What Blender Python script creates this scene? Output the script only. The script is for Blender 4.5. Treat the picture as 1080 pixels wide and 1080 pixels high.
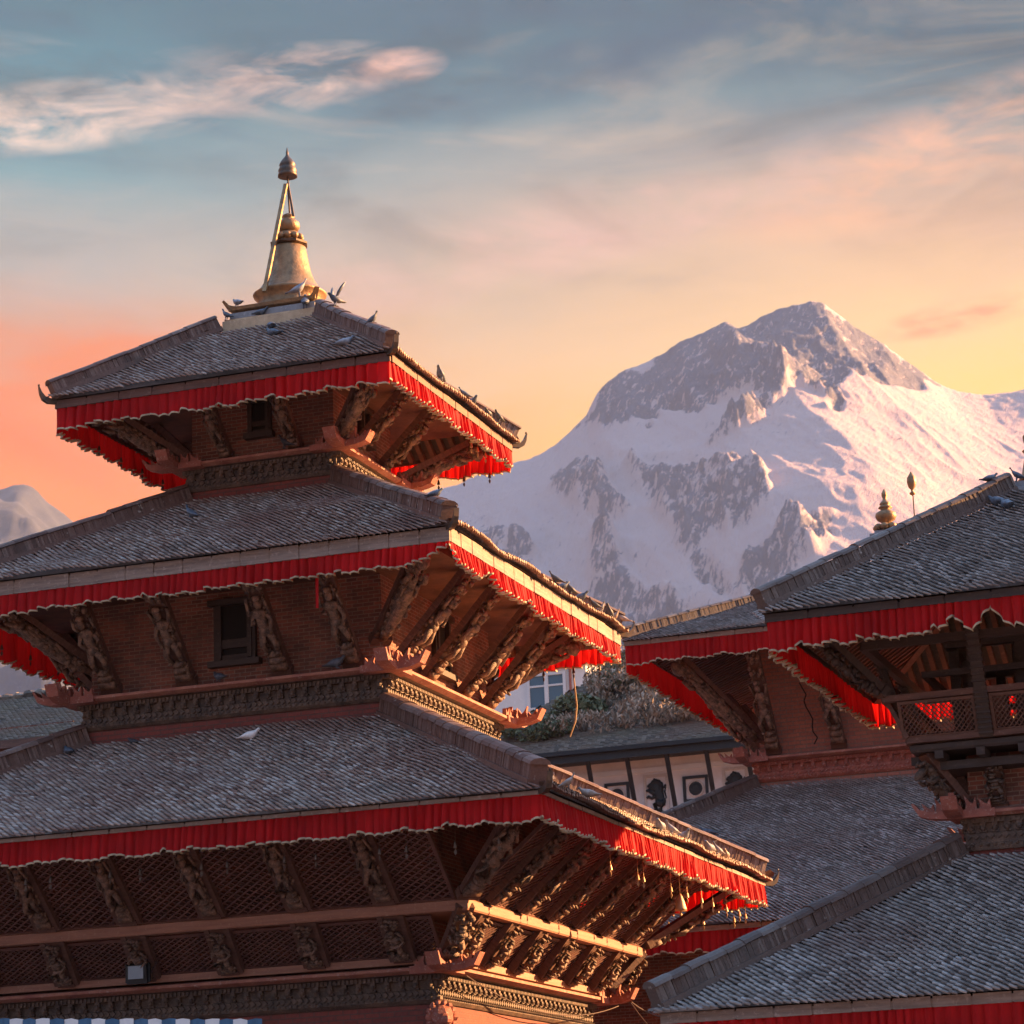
import bpy, math, random
import numpy as np
from mathutils import Vector, Matrix

SC = bpy.context.scene
COL = SC.collection
for o in list(bpy.data.objects):
    bpy.data.objects.remove(o)
rad = math.radians
RNG = np.random.default_rng(7)
random.seed(7)


def lin(r, g, b):
    f = lambda c: (c / 255 / 12.92) if c / 255 <= 0.04045 else ((c / 255 + 0.055) / 1.055) ** 2.4
    return (f(r), f(g), f(b), 1.0)


# ------------------------------------------------------------------ camera
F_PX, YAW, PITCH, ROLL = 2928.25, rad(18.571614), rad(14.483602), rad(-2.3085555)
EYE = Vector((22.42478601, -52.31794137, 1.7))
fw = Vector((-math.sin(YAW) * math.cos(PITCH), math.cos(YAW) * math.cos(PITCH), math.sin(PITCH)))
rt0 = Vector((math.cos(YAW), math.sin(YAW), 0))
up0 = rt0.cross(fw)
rt = math.cos(ROLL) * rt0 + math.sin(ROLL) * up0
up = -math.sin(ROLL) * rt0 + math.cos(ROLL) * up0
cam = bpy.data.cameras.new('camera')
cam.sensor_width = 36.0
cam.lens = F_PX / 1080 * 36.0
cam.clip_start = 0.5
cam.clip_end = 60000
cam.dof.use_dof = True
cam.dof.focus_distance = 57.0
cam.dof.aperture_fstop = 3.2
cam_o = bpy.data.objects.new('camera', cam)
COL.objects.link(cam_o)
m3 = Matrix((rt, up, -fw)).transposed()
cam_o.matrix_world = Matrix.Translation(EYE) @ m3.to_4x4()
SC.camera = cam_o

# ------------------------------------------------------------------ sun, sky, exposure
SUN_AZ, SUN_EL = rad(36.0), rad(17.0)          # measured from +X towards +Y
sun = bpy.data.lights.new('sun', 'SUN')
sun.energy = 5.0
sun.angle = rad(0.5)
sun.color = (1.0, 0.50, 0.20)
sun_o = bpy.data.objects.new('sun', sun)
COL.objects.link(sun_o)
sdir = Vector((math.cos(SUN_EL) * math.cos(SUN_AZ), math.cos(SUN_EL) * math.sin(SUN_AZ), math.sin(SUN_EL)))
sun_o.rotation_euler = sdir.to_track_quat('Z', 'Y').to_euler()
sun_o.location = sdir * 200

SC.view_settings.view_transform = 'Standard'
SC.view_settings.look = 'None'
SC.view_settings.gamma = 1.0
SC.view_settings.use_curve_mapping = False
SC.view_settings.exposure = 2.6
SC.render.engine = 'CYCLES'
SC.cycles.use_denoising = True
SC.cycles.max_bounces = 4
SC.cycles.transparent_max_bounces = 12
SC.cycles.volume_bounces = 0
SC.cycles.sample_clamp_indirect = 4.0


class NT:
    """small helper round a node tree"""
    def __init__(s, tree):
        s.t = tree
        s.t.nodes.clear()

    def n(s, typ, **kw):
        nd = s.t.nodes.new(typ)
        for k, v in kw.items():
            if k.startswith('i_'):
                key = k[2:]
                key = int(key) if key.isdigit() else key.replace('_', ' ')
                sock = nd.inputs[key]
                if hasattr(v, 'is_linked'):
                    s.t.links.new(v, sock)
                else:
                    sock.default_value = v
            else:
                setattr(nd, k, v)
        return nd

    def l(s, a, b):
        s.t.links.new(a, b)

    def math(s, op, a, b=None, clamp=False):
        nd = s.n('ShaderNodeMath', operation=op, use_clamp=clamp)
        for i, v in enumerate((a, b)):
            if v is None:
                continue
            if hasattr(v, 'is_linked'):
                s.l(v, nd.inputs[i])
            else:
                nd.inputs[i].default_value = v
        return nd.outputs[0]

    def mix(s, fac, a, b, mode='MIX'):
        nd = s.n('ShaderNodeMix', data_type='RGBA', blend_type=mode)
        for sock, v in ((nd.inputs[0], fac), (nd.inputs[6], a), (nd.inputs[7], b)):
            if hasattr(v, 'is_linked'):
                s.l(v, sock)
            else:
                sock.default_value = v
        return nd.outputs[2]

    def ramp(s, fac, stops, interp='LINEAR'):
        nd = s.n('ShaderNodeValToRGB')
        cr = nd.color_ramp
        cr.interpolation = interp
        while len(cr.elements) < len(stops):
            cr.elements.new(0.5)
        for e, (p, c) in zip(cr.elements, stops):
            e.position = p
            e.color = c if not isinstance(c, (int, float)) else (c, c, c, 1)
        s.l(fac, nd.inputs[0])
        return nd.outputs[0]

    def noise(s, vec, scale, detail=4, rough=0.55, dist=0.0):
        nd = s.n('ShaderNodeTexNoise')
        nd.inputs['Scale'].default_value = scale
        nd.inputs['Detail'].default_value = detail
        nd.inputs['Roughness'].default_value = rough
        nd.inputs['Distortion'].default_value = dist
        if vec is not None:
            s.l(vec, nd.inputs['Vector'])
        return nd.outputs[0]


world = bpy.data.worlds.new('World')
SC.world = world
world.use_nodes = True
w = NT(world.node_tree)
geo = w.n('ShaderNodeTexCoord').outputs['Generated']
rotn = w.n('ShaderNodeVectorRotate', rotation_type='Z_AXIS', i_Vector=geo, i_Angle=-YAW).outputs[0]
sep = w.n('ShaderNodeSeparateXYZ', i_0=rotn)
sx, sy, sz = sep.outputs
K = 1.0 / 0.6
e_ = w.math('MULTIPLY', sz, K, True)


def R_(stops):
    return w.ramp(e_, [(p * K, lin(*c)) for p, c in stops])


# a slow waviness so the bands are never ruler straight
warp = w.n('ShaderNodeMapping', i_Vector=rotn)
warp.inputs['Scale'].default_value = (5, 5, 16)
wn = w.noise(warp.outputs[0], 1.0, 5, 0.55, 0.6)
e2 = w.math('ADD', sz, w.math('MULTIPLY', w.math('SUBTRACT', wn, 0.5), 0.07))
e2 = w.math('ADD', e2, w.math('MULTIPLY', sx, 0.03))
e_ = w.math('MULTIPLY', e2, K, True)
left = R_([(0.0, (200, 120, 60)), (0.18, (255, 124, 6)), (0.245, (255, 126, 8)), (0.272, (244, 108, 14)), (0.290, (226, 118, 54)),
           (0.308, (200, 146, 118)), (0.330, (166, 158, 150)), (0.362, (98, 142, 150)), (0.395, (48, 116, 132)), (0.43, (8, 84, 102)), (0.6, (60, 110, 130))])
right = R_([(0.0, (225, 170, 120)), (0.18, (250, 172, 84)), (0.25, (255, 200, 92)), (0.285, (254, 206, 112)), (0.315, (244, 196, 134)),
            (0.345, (214, 170, 136)), (0.37, (168, 150, 138)), (0.39, (92, 118, 126)), (0.41, (34, 90, 106)), (0.435, (10, 78, 98)), (0.6, (60, 110, 130))])
azf = w.math('ADD', w.math('MULTIPLY', sx, 3.4), 0.5, True)
azf = w.math('ADD', azf, w.math('MULTIPLY', w.math('SUBTRACT', wn, 0.5), 0.5), True)
base = w.mix(azf, left, right)
# long thin streaks
mp = w.n('ShaderNodeMapping', i_Vector=rotn)
mp.inputs['Rotation'].default_value = (0, rad(6), 0)
mp.inputs['Scale'].default_value = (7, 7, 40)
st = w.noise(mp.outputs[0], 1.0, 6, 0.6, 1.2)
stm = w.ramp(st, [(0.50, 0.0), (0.78, 1.0)])
up_m = w.ramp(w.math('MULTIPLY', sz, K), [(0.30 * K, 0.0), (0.38 * K, 1.0)])
hi = w.math('MULTIPLY', w.math('MULTIPLY', stm, up_m), 0.30)
base = w.mix(hi, base, w.mix(azf, lin(236, 196, 178), lin(255, 206, 150)))
dk = w.ramp(st, [(0.22, 1.0), (0.42, 0.0)])
up_m = w.ramp(w.math('MULTIPLY', sz, K), [(0.30 * K, 0.0), (0.38 * K, 1.0)])
base = w.mix(w.math('MULTIPLY', w.math('MULTIPLY', dk, up_m), 0.6), base, lin(52, 102, 122))


def cloud(cx, cz, wx, wz, tilt, col, scale, amt, lo=0.42, hi_=0.66):
    """a cloud bank with its own place in the sky"""
    dx = w.math('SUBTRACT', sx, cx)
    dz = w.math('SUBTRACT', w.math('SUBTRACT', sz, cz), w.math('MULTIPLY', dx, tilt))
    q = w.math('ADD', w.math('POWER', w.math('DIVIDE', w.math('ABSOLUTE', dx), wx), 2.0), w.math('POWER', w.math('DIVIDE', w.math('ABSOLUTE', dz), wz), 2.0))
    msk = w.math('SUBTRACT', 1.0, q, True)
    mm = w.n('ShaderNodeMapping', i_Vector=rotn)
    mm.inputs['Location'].default_value = (cx * 9, cz * 7, scale)
    mm.inputs['Rotation'].default_value = (0, -math.atan(tilt), 0)
    mm.inputs['Scale'].default_value = (scale, scale, scale * 3.0)
    nn = w.noise(mm.outputs[0], 1.0, 7, 0.62, 0.5)
    f = w.math('MULTIPLY', w.ramp(nn, [(lo, 0.0), (hi_, 1.0)]), w.math('MULTIPLY', msk, amt), True)
    return f, lin(*col)


for args in ((-0.150, 0.386, 0.075, 0.013, 0.12, (244, 208, 186), 26, 1.15, 0.42, 0.66),
             (-0.075, 0.398, 0.050, 0.012, 0.10, (246, 202, 178), 32, 1.2, 0.42, 0.64),
             (-0.035, 0.401, 0.020, 0.007, 0.1, (246, 190, 168), 34, 1.2, 0.36, 0.60),
             (0.12, 0.418, 0.30, 0.026, 0.10, (34, 84, 106), 14, 1.2, 0.34, 0.60),
             (-0.12, 0.425, 0.20, 0.018, -0.05, (36, 92, 114), 14, 1.0, 0.36, 0.64),
             (0.17, 0.365, 0.10, 0.022, 0.22, (250, 178, 132), 22, 0.8, 0.42, 0.66),
             (0.160, 0.307, 0.034, 0.0065, 0.10, (228, 150, 104), 46, 1.1, 0.36, 0.64),
             (-0.03, 0.287, 0.022, 0.006, -0.1, (226, 140, 108), 40, 1.5, 0.36, 0.6),
             (0.03, 0.345, 0.16, 0.018, 0.18, (226, 176, 160), 18, 0.7, 0.40, 0.66)):
    f, c = cloud(*args)
    base = w.mix(f, base, c)
# away from the sunset the sky is a cool blue grey
cool = w.ramp(e_, [(0.0, lin(120, 128, 146)), (0.5, lin(124, 140, 162)), (1.0, lin(104, 136, 164))])
base = w.mix(w.ramp(w.math('ADD', w.math('MULTIPLY', sy, 0.5), 0.5, True), [(0.42, 1.0), (0.72, 0.0)]), base, cool)
mid_n = w.n('ShaderNodeMapping', i_Vector=rotn)
mid_n.inputs['Scale'].default_value = (11, 11, 34)
mid_n.inputs['Rotation'].default_value = (0, rad(-9), 0)
pn = w.noise(mid_n.outputs[0], 1.0, 7, 0.6, 0.8)
base = w.mix(w.math('MULTIPLY', up_m, 0.55), base, w.ramp(pn, [(0.32, (0.30, 0.36, 0.40, 1)), (0.50, (0.95, 0.97, 1, 1)), (0.70, (1.20, 1.18, 1.14, 1))]), 'MULTIPLY')
sky = w.n('ShaderNodeTexSky', sky_type='NISHITA')
sky.sun_disc = False
sky.sun_elevation = SUN_EL
sky.sun_rotation = rad(90) - SUN_AZ
nsky = w.n('ShaderNodeVectorMath', operation='SCALE', i_0=sky.outputs[0], i_Scale=0.58).outputs[0]
hi_m = w.ramp(w.math('MULTIPLY', sz, 1.0, True), [(0.43, 0.0), (0.62, 1.0)])
fin = w.mix(hi_m, base, nsky)
bg = w.n('ShaderNodeBackground', i_Color=fin, i_Strength=0.215)
wo = w.n('ShaderNodeOutputWorld')
w.l(bg.outputs[0], wo.inputs[0])

# ------------------------------------------------------------------ materials
MATS = {}


def mat(name, fn):
    m = bpy.data.materials.new(name)
    m.use_nodes = True
    t = NT(m.node_tree)
    p = t.n('ShaderNodeBsdfPrincipled')
    out = t.n('ShaderNodeOutputMaterial')
    t.l(p.outputs[0], out.inputs[0])
    fn(t, p, out)
    MATS[name] = m
    return m


def bump(t, p, h, strength=0.5, dist=0.02):
    b = t.n('ShaderNodeBump', i_Height=h, i_Strength=strength, i_Distance=dist)
    t.l(b.outputs[0], p.inputs['Normal'])


def objc(t):
    return t.n('ShaderNodeTexCoord').outputs['Object']


def tile_mat(name, stops, moss, moss_amt, red):
    def fn(t, p, out):
        rnd = t.n('ShaderNodeNewGeometry').outputs['Random Per Island']
        c = t.ramp(rnd, stops)
        oc = objc(t)
        n1 = t.noise(oc, 0.9, 5, 0.65)
        c = t.mix(t.ramp(n1, [(0.42, 0.0), (0.60, moss_amt)]), c, moss)
        nd_ = t.noise(oc, 7, 2, 0.4)
        c = t.mix(t.ramp(nd_, [(0.70, 0.0), (0.76, 0.6)]), c, (0.62, 0.61, 0.58, 1))
        nk = t.noise(oc, 1.7, 5, 0.7)
        c = t.mix(t.ramp(nk, [(0.52, 0.0), (0.68, 0.6)]), c, (0.075, 0.062, 0.056, 1))
        n3 = t.noise(oc, 0.45, 4, 0.6)
        c = t.mix(t.ramp(n3, [(0.48, 0.0), (0.70, 0.75)]), c, red, 'MIX')
        n2 = t.noise(oc, 26, 3, 0.6)
        c = t.mix(0.6, c, t.ramp(n2, [(0.25, 0.35), (0.75, 1.0)]), 'MULTIPLY')
        t.l(c, p.inputs['Base Color'])
        p.inputs['Roughness'].default_value = 0.62
        p.inputs['Specular IOR Level'].default_value = 0.45
        bump(t, p, n2, 0.5, 0.01)
    return mat(name, fn)


tile_mat('tile', [(0.0, (0.14, 0.080, 0.064, 1)), (0.3, (0.27, 0.155, 0.12, 1)), (0.55, (0.36, 0.24, 0.185, 1)), (0.8, (0.41, 0.33, 0.29, 1)), (1.0, (0.60, 0.53, 0.49, 1))],
         (0.34, 0.295, 0.265, 1), 0.5, (0.21, 0.088, 0.062, 1))
tile_mat('tile_grey', [(0.0, (0.16, 0.135, 0.125, 1)), (0.3, (0.25, 0.215, 0.20, 1)), (0.6, (0.34, 0.305, 0.29, 1)), (1.0, (0.52, 0.50, 0.49, 1))],
         (0.31, 0.29, 0.27, 1), 0.6, (0.19, 0.105, 0.085, 1))
tile_mat('tile_mossy', [(0.0, (0.08, 0.065, 0.052, 1)), (0.5, (0.17, 0.13, 0.10, 1)), (1.0, (0.27, 0.22, 0.175, 1))],
         (0.17, 0.145, 0.095, 1), 0.8, (0.20, 0.10, 0.07, 1))
tile_mat('ridge_dark', [(0.0, (0.07, 0.045, 0.038, 1)), (0.4, (0.11, 0.072, 0.06, 1)), (0.7, (0.15, 0.105, 0.09, 1)), (1.0, (0.20, 0.17, 0.155, 1))], (0.13, 0.125, 0.12, 1), 0.5, (0.12, 0.06, 0.045, 1))  # ridge tile darkened to paint shade on the right temples' hips
tile_mat('ridge_tile', [(0.0, (0.08, 0.04, 0.03, 1)), (0.4, (0.13, 0.066, 0.05, 1)), (0.7, (0.17, 0.098, 0.078, 1)), (1.0, (0.24, 0.17, 0.145, 1))],
         (0.19, 0.16, 0.145, 1), 0.35, (0.20, 0.085, 0.06, 1))


def brick_mat(name, c1, c2, mortar, scale=1.0, dirt=0.5):
    def fn(t, p, out):
        uv = t.n('ShaderNodeTexCoord').outputs['UV']
        b = t.n('ShaderNodeTexBrick', offset=0.5)
        t.l(uv, b.inputs['Vector'])
        b.inputs['Color1'].default_value = c1
        b.inputs['Color2'].default_value = c2
        b.inputs['Mortar'].default_value = mortar
        b.inputs['Scale'].default_value = scale
        b.inputs['Mortar Size'].default_value = 0.009
        b.inputs['Brick Width'].default_value = 0.23
        b.inputs['Row Height'].default_value = 0.075
        b.inputs['Bias'].default_value = -0.1
        oc = objc(t)
        n1 = t.noise(oc, 1.6, 5, 0.65)
        c = t.mix(t.ramp(n1, [(0.35, 0.0), (0.75, dirt)]), b.outputs[0], (0.055, 0.04, 0.035, 1))
        n2 = t.noise(oc, 18, 3, 0.6)
        c = t.mix(0.55, c, t.ramp(n2, [(0.25, 0.45), (0.75, 1.1)]), 'MULTIPLY')
        t.l(c, p.inputs['Base Color'])
        p.inputs['Roughness'].default_value = 0.85
        h = t.math('SUBTRACT', t.math('MULTIPLY', n2, 0.5), b.outputs['Fac'])
        bump(t, p, h, 0.7, 0.012)
    return mat(name, fn)


brick_mat('brick', (0.36, 0.115, 0.07, 1), (0.15, 0.05, 0.038, 1), (0.36, 0.26, 0.20, 1), 1.0, 0.8)
brick_mat('brick_pale', (0.42, 0.17, 0.12, 1), (0.34, 0.135, 0.10, 1), (0.24, 0.17, 0.14, 1), 0.7, 0.25)
brick_mat('brick_strip', (0.27, 0.06, 0.045, 1), (0.21, 0.05, 0.04, 1), (0.14, 0.07, 0.06, 1), 0.8, 0.35)


def weather_mat(name, ca, cb, cc, sc=3.0, rough=0.75, amt=0.8, b=0.5, streak=False):
    """base ca, darker patches cb, pale worn flecks cc"""
    def fn(t, p, out):
        oc = objc(t)
        v = oc
        if streak:
            mpp = t.n('ShaderNodeMapping', i_Vector=t.n('ShaderNodeTexCoord').outputs['UV'])
            mpp.inputs['Scale'].default_value = (0.6, 7, 1)
            v = mpp.outputs[0]
        n1 = t.noise(v, sc, 6, 0.65)
        c = t.mix(t.ramp(n1, [(0.38, 0.0), (0.64, amt)]), ca, cb)
        n2 = t.noise(oc, sc * 5, 5, 0.7)
        c = t.mix(t.ramp(n2, [(0.56, 0.0), (0.70, 0.85)]), c, cc)
        t.l(c, p.inputs['Base Color'])
        p.inputs['Roughness'].default_value = rough
        bump(t, p, t.math('ADD', n2, n1), b, 0.015)
    return mat(name, fn)


weather_mat('terracotta', (0.36, 0.12, 0.085, 1), (0.20, 0.07, 0.055, 1), (0.52, 0.42, 0.38, 1), 4.0)
weather_mat('ledge', (0.38, 0.17, 0.12, 1), (0.22, 0.07, 0.055, 1), (0.50, 0.40, 0.36, 1), 3.0)
weather_mat('carved_dark', (0.14, 0.092, 0.066, 1), (0.036, 0.028, 0.026, 1), (0.27, 0.18, 0.125, 1), 5.0, 0.6, 0.9, 0.9)
weather_mat('carved_wood', (0.25, 0.15, 0.105, 1), (0.04, 0.028, 0.024, 1), (0.50, 0.36, 0.26, 1), 9.0, 0.6, 1.0, 1.0)
weather_mat('timber', (0.14, 0.068, 0.05, 1), (0.062, 0.033, 0.027, 1), (0.21, 0.125, 0.092, 1), 2.5, 0.65, 0.8, 0.5, True)
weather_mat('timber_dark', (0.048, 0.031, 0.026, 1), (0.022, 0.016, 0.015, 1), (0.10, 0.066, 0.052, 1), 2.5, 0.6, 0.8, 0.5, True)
weather_mat('rafter_wood', (0.16, 0.064, 0.038, 1), (0.065, 0.03, 0.022, 1), (0.21, 0.095, 0.06, 1), 2.5, 0.7, 0.8, 0.4)
weather_mat('beam_wood', (0.34, 0.165, 0.11, 1), (0.21, 0.10, 0.07, 1), (0.42, 0.26, 0.19, 1), 2.5, 0.65, 0.7, 0.5, True)
weather_mat('fascia_wood', (0.27, 0.205, 0.17, 1), (0.13, 0.095, 0.08, 1), (0.40, 0.33, 0.29, 1), 2.2, 0.7, 0.8, 0.6, True)
weather_mat('lattice_wood', (0.15, 0.068, 0.055, 1), (0.075, 0.038, 0.034, 1), (0.2, 0.10, 0.08, 1), 3, 0.6)
weather_mat('stucco', (0.74, 0.70, 0.68, 1), (0.58, 0.54, 0.52, 1), (0.80, 0.78, 0.76, 1), 1.2, 0.85, 0.6, 0.25)
weather_mat('stucco_trim', (0.60, 0.53, 0.48, 1), (0.44, 0.38, 0.34, 1), (0.7, 0.64, 0.6, 1), 3.0, 0.85)
weather_mat('black_paint', (0.014, 0.018, 0.023, 1), (0.009, 0.011, 0.014, 1), (0.032, 0.037, 0.045, 1), 2.0, 0.5, 0.6, 0.2)
weather_mat('plinth_stone', (0.56, 0.42, 0.27, 1), (0.38, 0.27, 0.17, 1), (0.66, 0.54, 0.38, 1), 4.0)
weather_mat('white_wall', (0.74, 0.74, 0.73, 1), (0.60, 0.60, 0.60, 1), (0.8, 0.8, 0.8, 1), 1.0, 0.8, 0.5, 0.1)
weather_mat('lead_flashing', (0.25, 0.26, 0.28, 1), (0.16, 0.16, 0.18, 1), (0.36, 0.38, 0.40, 1), 3.0, 0.5)
weather_mat('paving', (0.22, 0.18, 0.155, 1), (0.15, 0.125, 0.11, 1), (0.28, 0.24, 0.21, 1), 0.8, 0.85)
weather_mat('bark', (0.10, 0.07, 0.05, 1), (0.06, 0.045, 0.035, 1), (0.15, 0.11, 0.08, 1), 8, 0.9)
weather_mat('cord', (0.42, 0.30, 0.16, 1), (0.34, 0.24, 0.13, 1), (0.5, 0.38, 0.22, 1), 8, 0.8)
weather_mat('cable_rubber', (0.06, 0.03, 0.03, 1), (0.04, 0.025, 0.025, 1), (0.09, 0.05, 0.05, 1), 8, 0.6)


def gold_fn(t, p, out):
    oc = objc(t)
    n1 = t.noise(oc, 5, 6, 0.65)
    c = t.mix(t.ramp(n1, [(0.35, 0.0), (0.70, 0.75)]), (0.33, 0.205, 0.105, 1), (0.13, 0.09, 0.06, 1))
    t.l(c, p.inputs['Base Color'])
    p.inputs['Metallic'].default_value = 0.55
    t.l(t.ramp(n1, [(0.3, 0.42), (0.7, 0.70)]), p.inputs['Roughness'])
    bump(t, p, t.math('ADD', n1, t.noise(oc, 14, 3, 0.6)), 0.6, 0.02)


mat('gold', gold_fn)


def bronze_fn(t, p, out):
    oc = objc(t)
    n1 = t.noise(oc, 9, 5, 0.65)
    t.l(t.mix(t.ramp(n1, [(0.38, 0.0), (0.66, 1.0)]), (0.13, 0.085, 0.058, 1), (0.055, 0.05, 0.048, 1)), p.inputs['Base Color'])
    p.inputs['Metallic'].default_value = 0.6
    p.inputs['Roughness'].default_value = 0.5


mat('bronze', bronze_fn)


def brass_fn(t, p, out):
    oc = objc(t)
    n1 = t.noise(oc, 14, 4, 0.6)
    t.l(t.mix(n1, (0.62, 0.40, 0.20, 1), (0.36, 0.24, 0.15, 1)), p.inputs['Base Color'])
    p.inputs['Metallic'].default_value = 0.35
    p.inputs['Roughness'].default_value = 0.5


mat('brass', brass_fn)


def cloth_mat(name, ca, cb, tr, trf):
    def fn(t, p, out):
        oc = objc(t)
        n1 = t.noise(oc, 1.3, 5, 0.6)
        n2 = t.noise(oc, 60, 2, 0.5)
        c = t.mix(t.ramp(n1, [(0.30, 0.0), (0.66, 1.0)]), ca, cb)
        mps = t.n('ShaderNodeMapping', i_Vector=oc)
        mps.inputs['Scale'].default_value = (9, 9, 0.9)
        n4 = t.noise(mps.outputs[0], 1.0, 4, 0.6)
        c = t.mix(t.ramp(n4, [(0.42, 0.0), (0.68, 0.55)]), c, tuple(x * 0.45 for x in ca[:3]) + (1,))
        n3 = t.noise(oc, 5, 5, 0.7)
        c = t.mix(t.ramp(n3, [(0.64, 0.0), (0.80, 0.25)]), c, (0.42, 0.12, 0.11, 1))
        t.l(c, p.inputs['Base Color'])
        p.inputs['Roughness'].default_value = 0.75
        p.inputs['Specular IOR Level'].default_value = 0.25
        p.inputs['Sheen Weight'].default_value = 0.02
        bump(t, p, n4, 0.7, 0.03)
        tl = t.n('ShaderNodeBsdfTranslucent', i_Color=tr)
        mx = t.n('ShaderNodeMixShader', i_0=trf)
        t.l(p.outputs[0], mx.inputs[1])
        t.l(tl.outputs[0], mx.inputs[2])
        t.l(mx.outputs[0], out.inputs[0])
    return mat(name, fn)


cloth_mat('red_cloth', (0.62, 0.011, 0.014, 1), (0.36, 0.008, 0.011, 1), (0.9, 0.015, 0.012, 1), 0.36)
cloth_mat('pale_hem', (0.68, 0.60, 0.44, 1), (0.50, 0.42, 0.28, 1), (0.7, 0.55, 0.3, 1), 0.2)
cloth_mat('blue_cloth', (0.10, 0.22, 0.36, 1), (0.08, 0.18, 0.30, 1), (0.1, 0.2, 0.4, 1), 0.2)


def plain(name, c, rough=0.6, metal=0.0, spec=0.5):
    def fn(t, p, out):
        n1 = t.noise(objc(t), 11, 3, 0.6)
        t.l(t.mix(t.math('MULTIPLY', n1, 0.5), c, tuple(x * 0.6 for x in c[:3]) + (1,)), p.inputs['Base Color'])
        p.inputs['Roughness'].default_value = rough
        p.inputs['Metallic'].default_value = metal
        p.inputs['Specular IOR Level'].default_value = spec
    return mat(name, fn)


plain('void_black', (0.012, 0.010, 0.010, 1), 0.9)
plain('glass_dark', (0.10, 0.17, 0.23, 1), 0.12)
plain('lamp_glass', (0.30, 0.36, 0.42, 1), 0.15)
plain('frame_white', (0.72, 0.73, 0.74, 1), 0.5)
plain('pigeon_beak', (0.30, 0.20, 0.16, 1), 0.6)


def pigeon_fn(name, a, b, c):
    def fn(t, p, out):
        oc = objc(t)
        n1 = t.noise(oc, 14, 3, 0.6)
        sepx = t.n('ShaderNodeSeparateXYZ', i_0=oc)
        head = t.math('MULTIPLY', t.math('SUBTRACT', sepx.outputs[1], 0.05), 14.0, True)
        cc = t.mix(t.ramp(n1, [(0.42, 0.0), (0.62, 1.0)]), a, b)
        cc = t.mix(head, cc, c)
        t.l(cc, p.inputs['Base Color'])
        p.inputs['Roughness'].default_value = 0.55
    return mat(name, fn)


pigeon_fn('pigeon_slate', (0.10, 0.13, 0.18, 1), (0.05, 0.065, 0.09, 1), (0.055, 0.075, 0.10, 1))
pigeon_fn('pigeon_dark', (0.05, 0.06, 0.08, 1), (0.03, 0.035, 0.045, 1), (0.03, 0.04, 0.055, 1))
pigeon_fn('pigeon_pale', (0.27, 0.28, 0.32, 1), (0.15, 0.165, 0.20, 1), (0.10, 0.12, 0.16, 1))
pigeon_fn('pigeon_white', (0.80, 0.80, 0.80, 1), (0.70, 0.70, 0.71, 1), (0.78, 0.78, 0.78, 1))
pigeon_fn('pigeon_brown', (0.25, 0.17, 0.13, 1), (0.36, 0.31, 0.28, 1), (0.13, 0.10, 0.09, 1))


def leaf_mat(name, a, b, c):
    def fn(t, p, out):
        rnd = t.n('ShaderNodeNewGeometry').outputs['Random Per Island']
        t.l(t.ramp(rnd, [(0.0, a), (0.6, b), (1.0, c)]), p.inputs['Base Color'])
        p.inputs['Roughness'].default_value = 0.7
    return mat(name, fn)


leaf_mat('leaf_green', (0.085, 0.10, 0.05, 1), (0.14, 0.155, 0.08, 1), (0.23, 0.22, 0.12, 1))
leaf_mat('leaf_dry', (0.24, 0.18, 0.13, 1), (0.38, 0.28, 0.20, 1), (0.50, 0.39, 0.30, 1))
leaf_mat('leaf_brown', (0.20, 0.14, 0.095, 1), (0.33, 0.235, 0.165, 1), (0.45, 0.33, 0.24, 1))
leaf_mat('leaf_tree', (0.04, 0.065, 0.04, 1), (0.06, 0.095, 0.055, 1), (0.10, 0.14, 0.08, 1))


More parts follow.
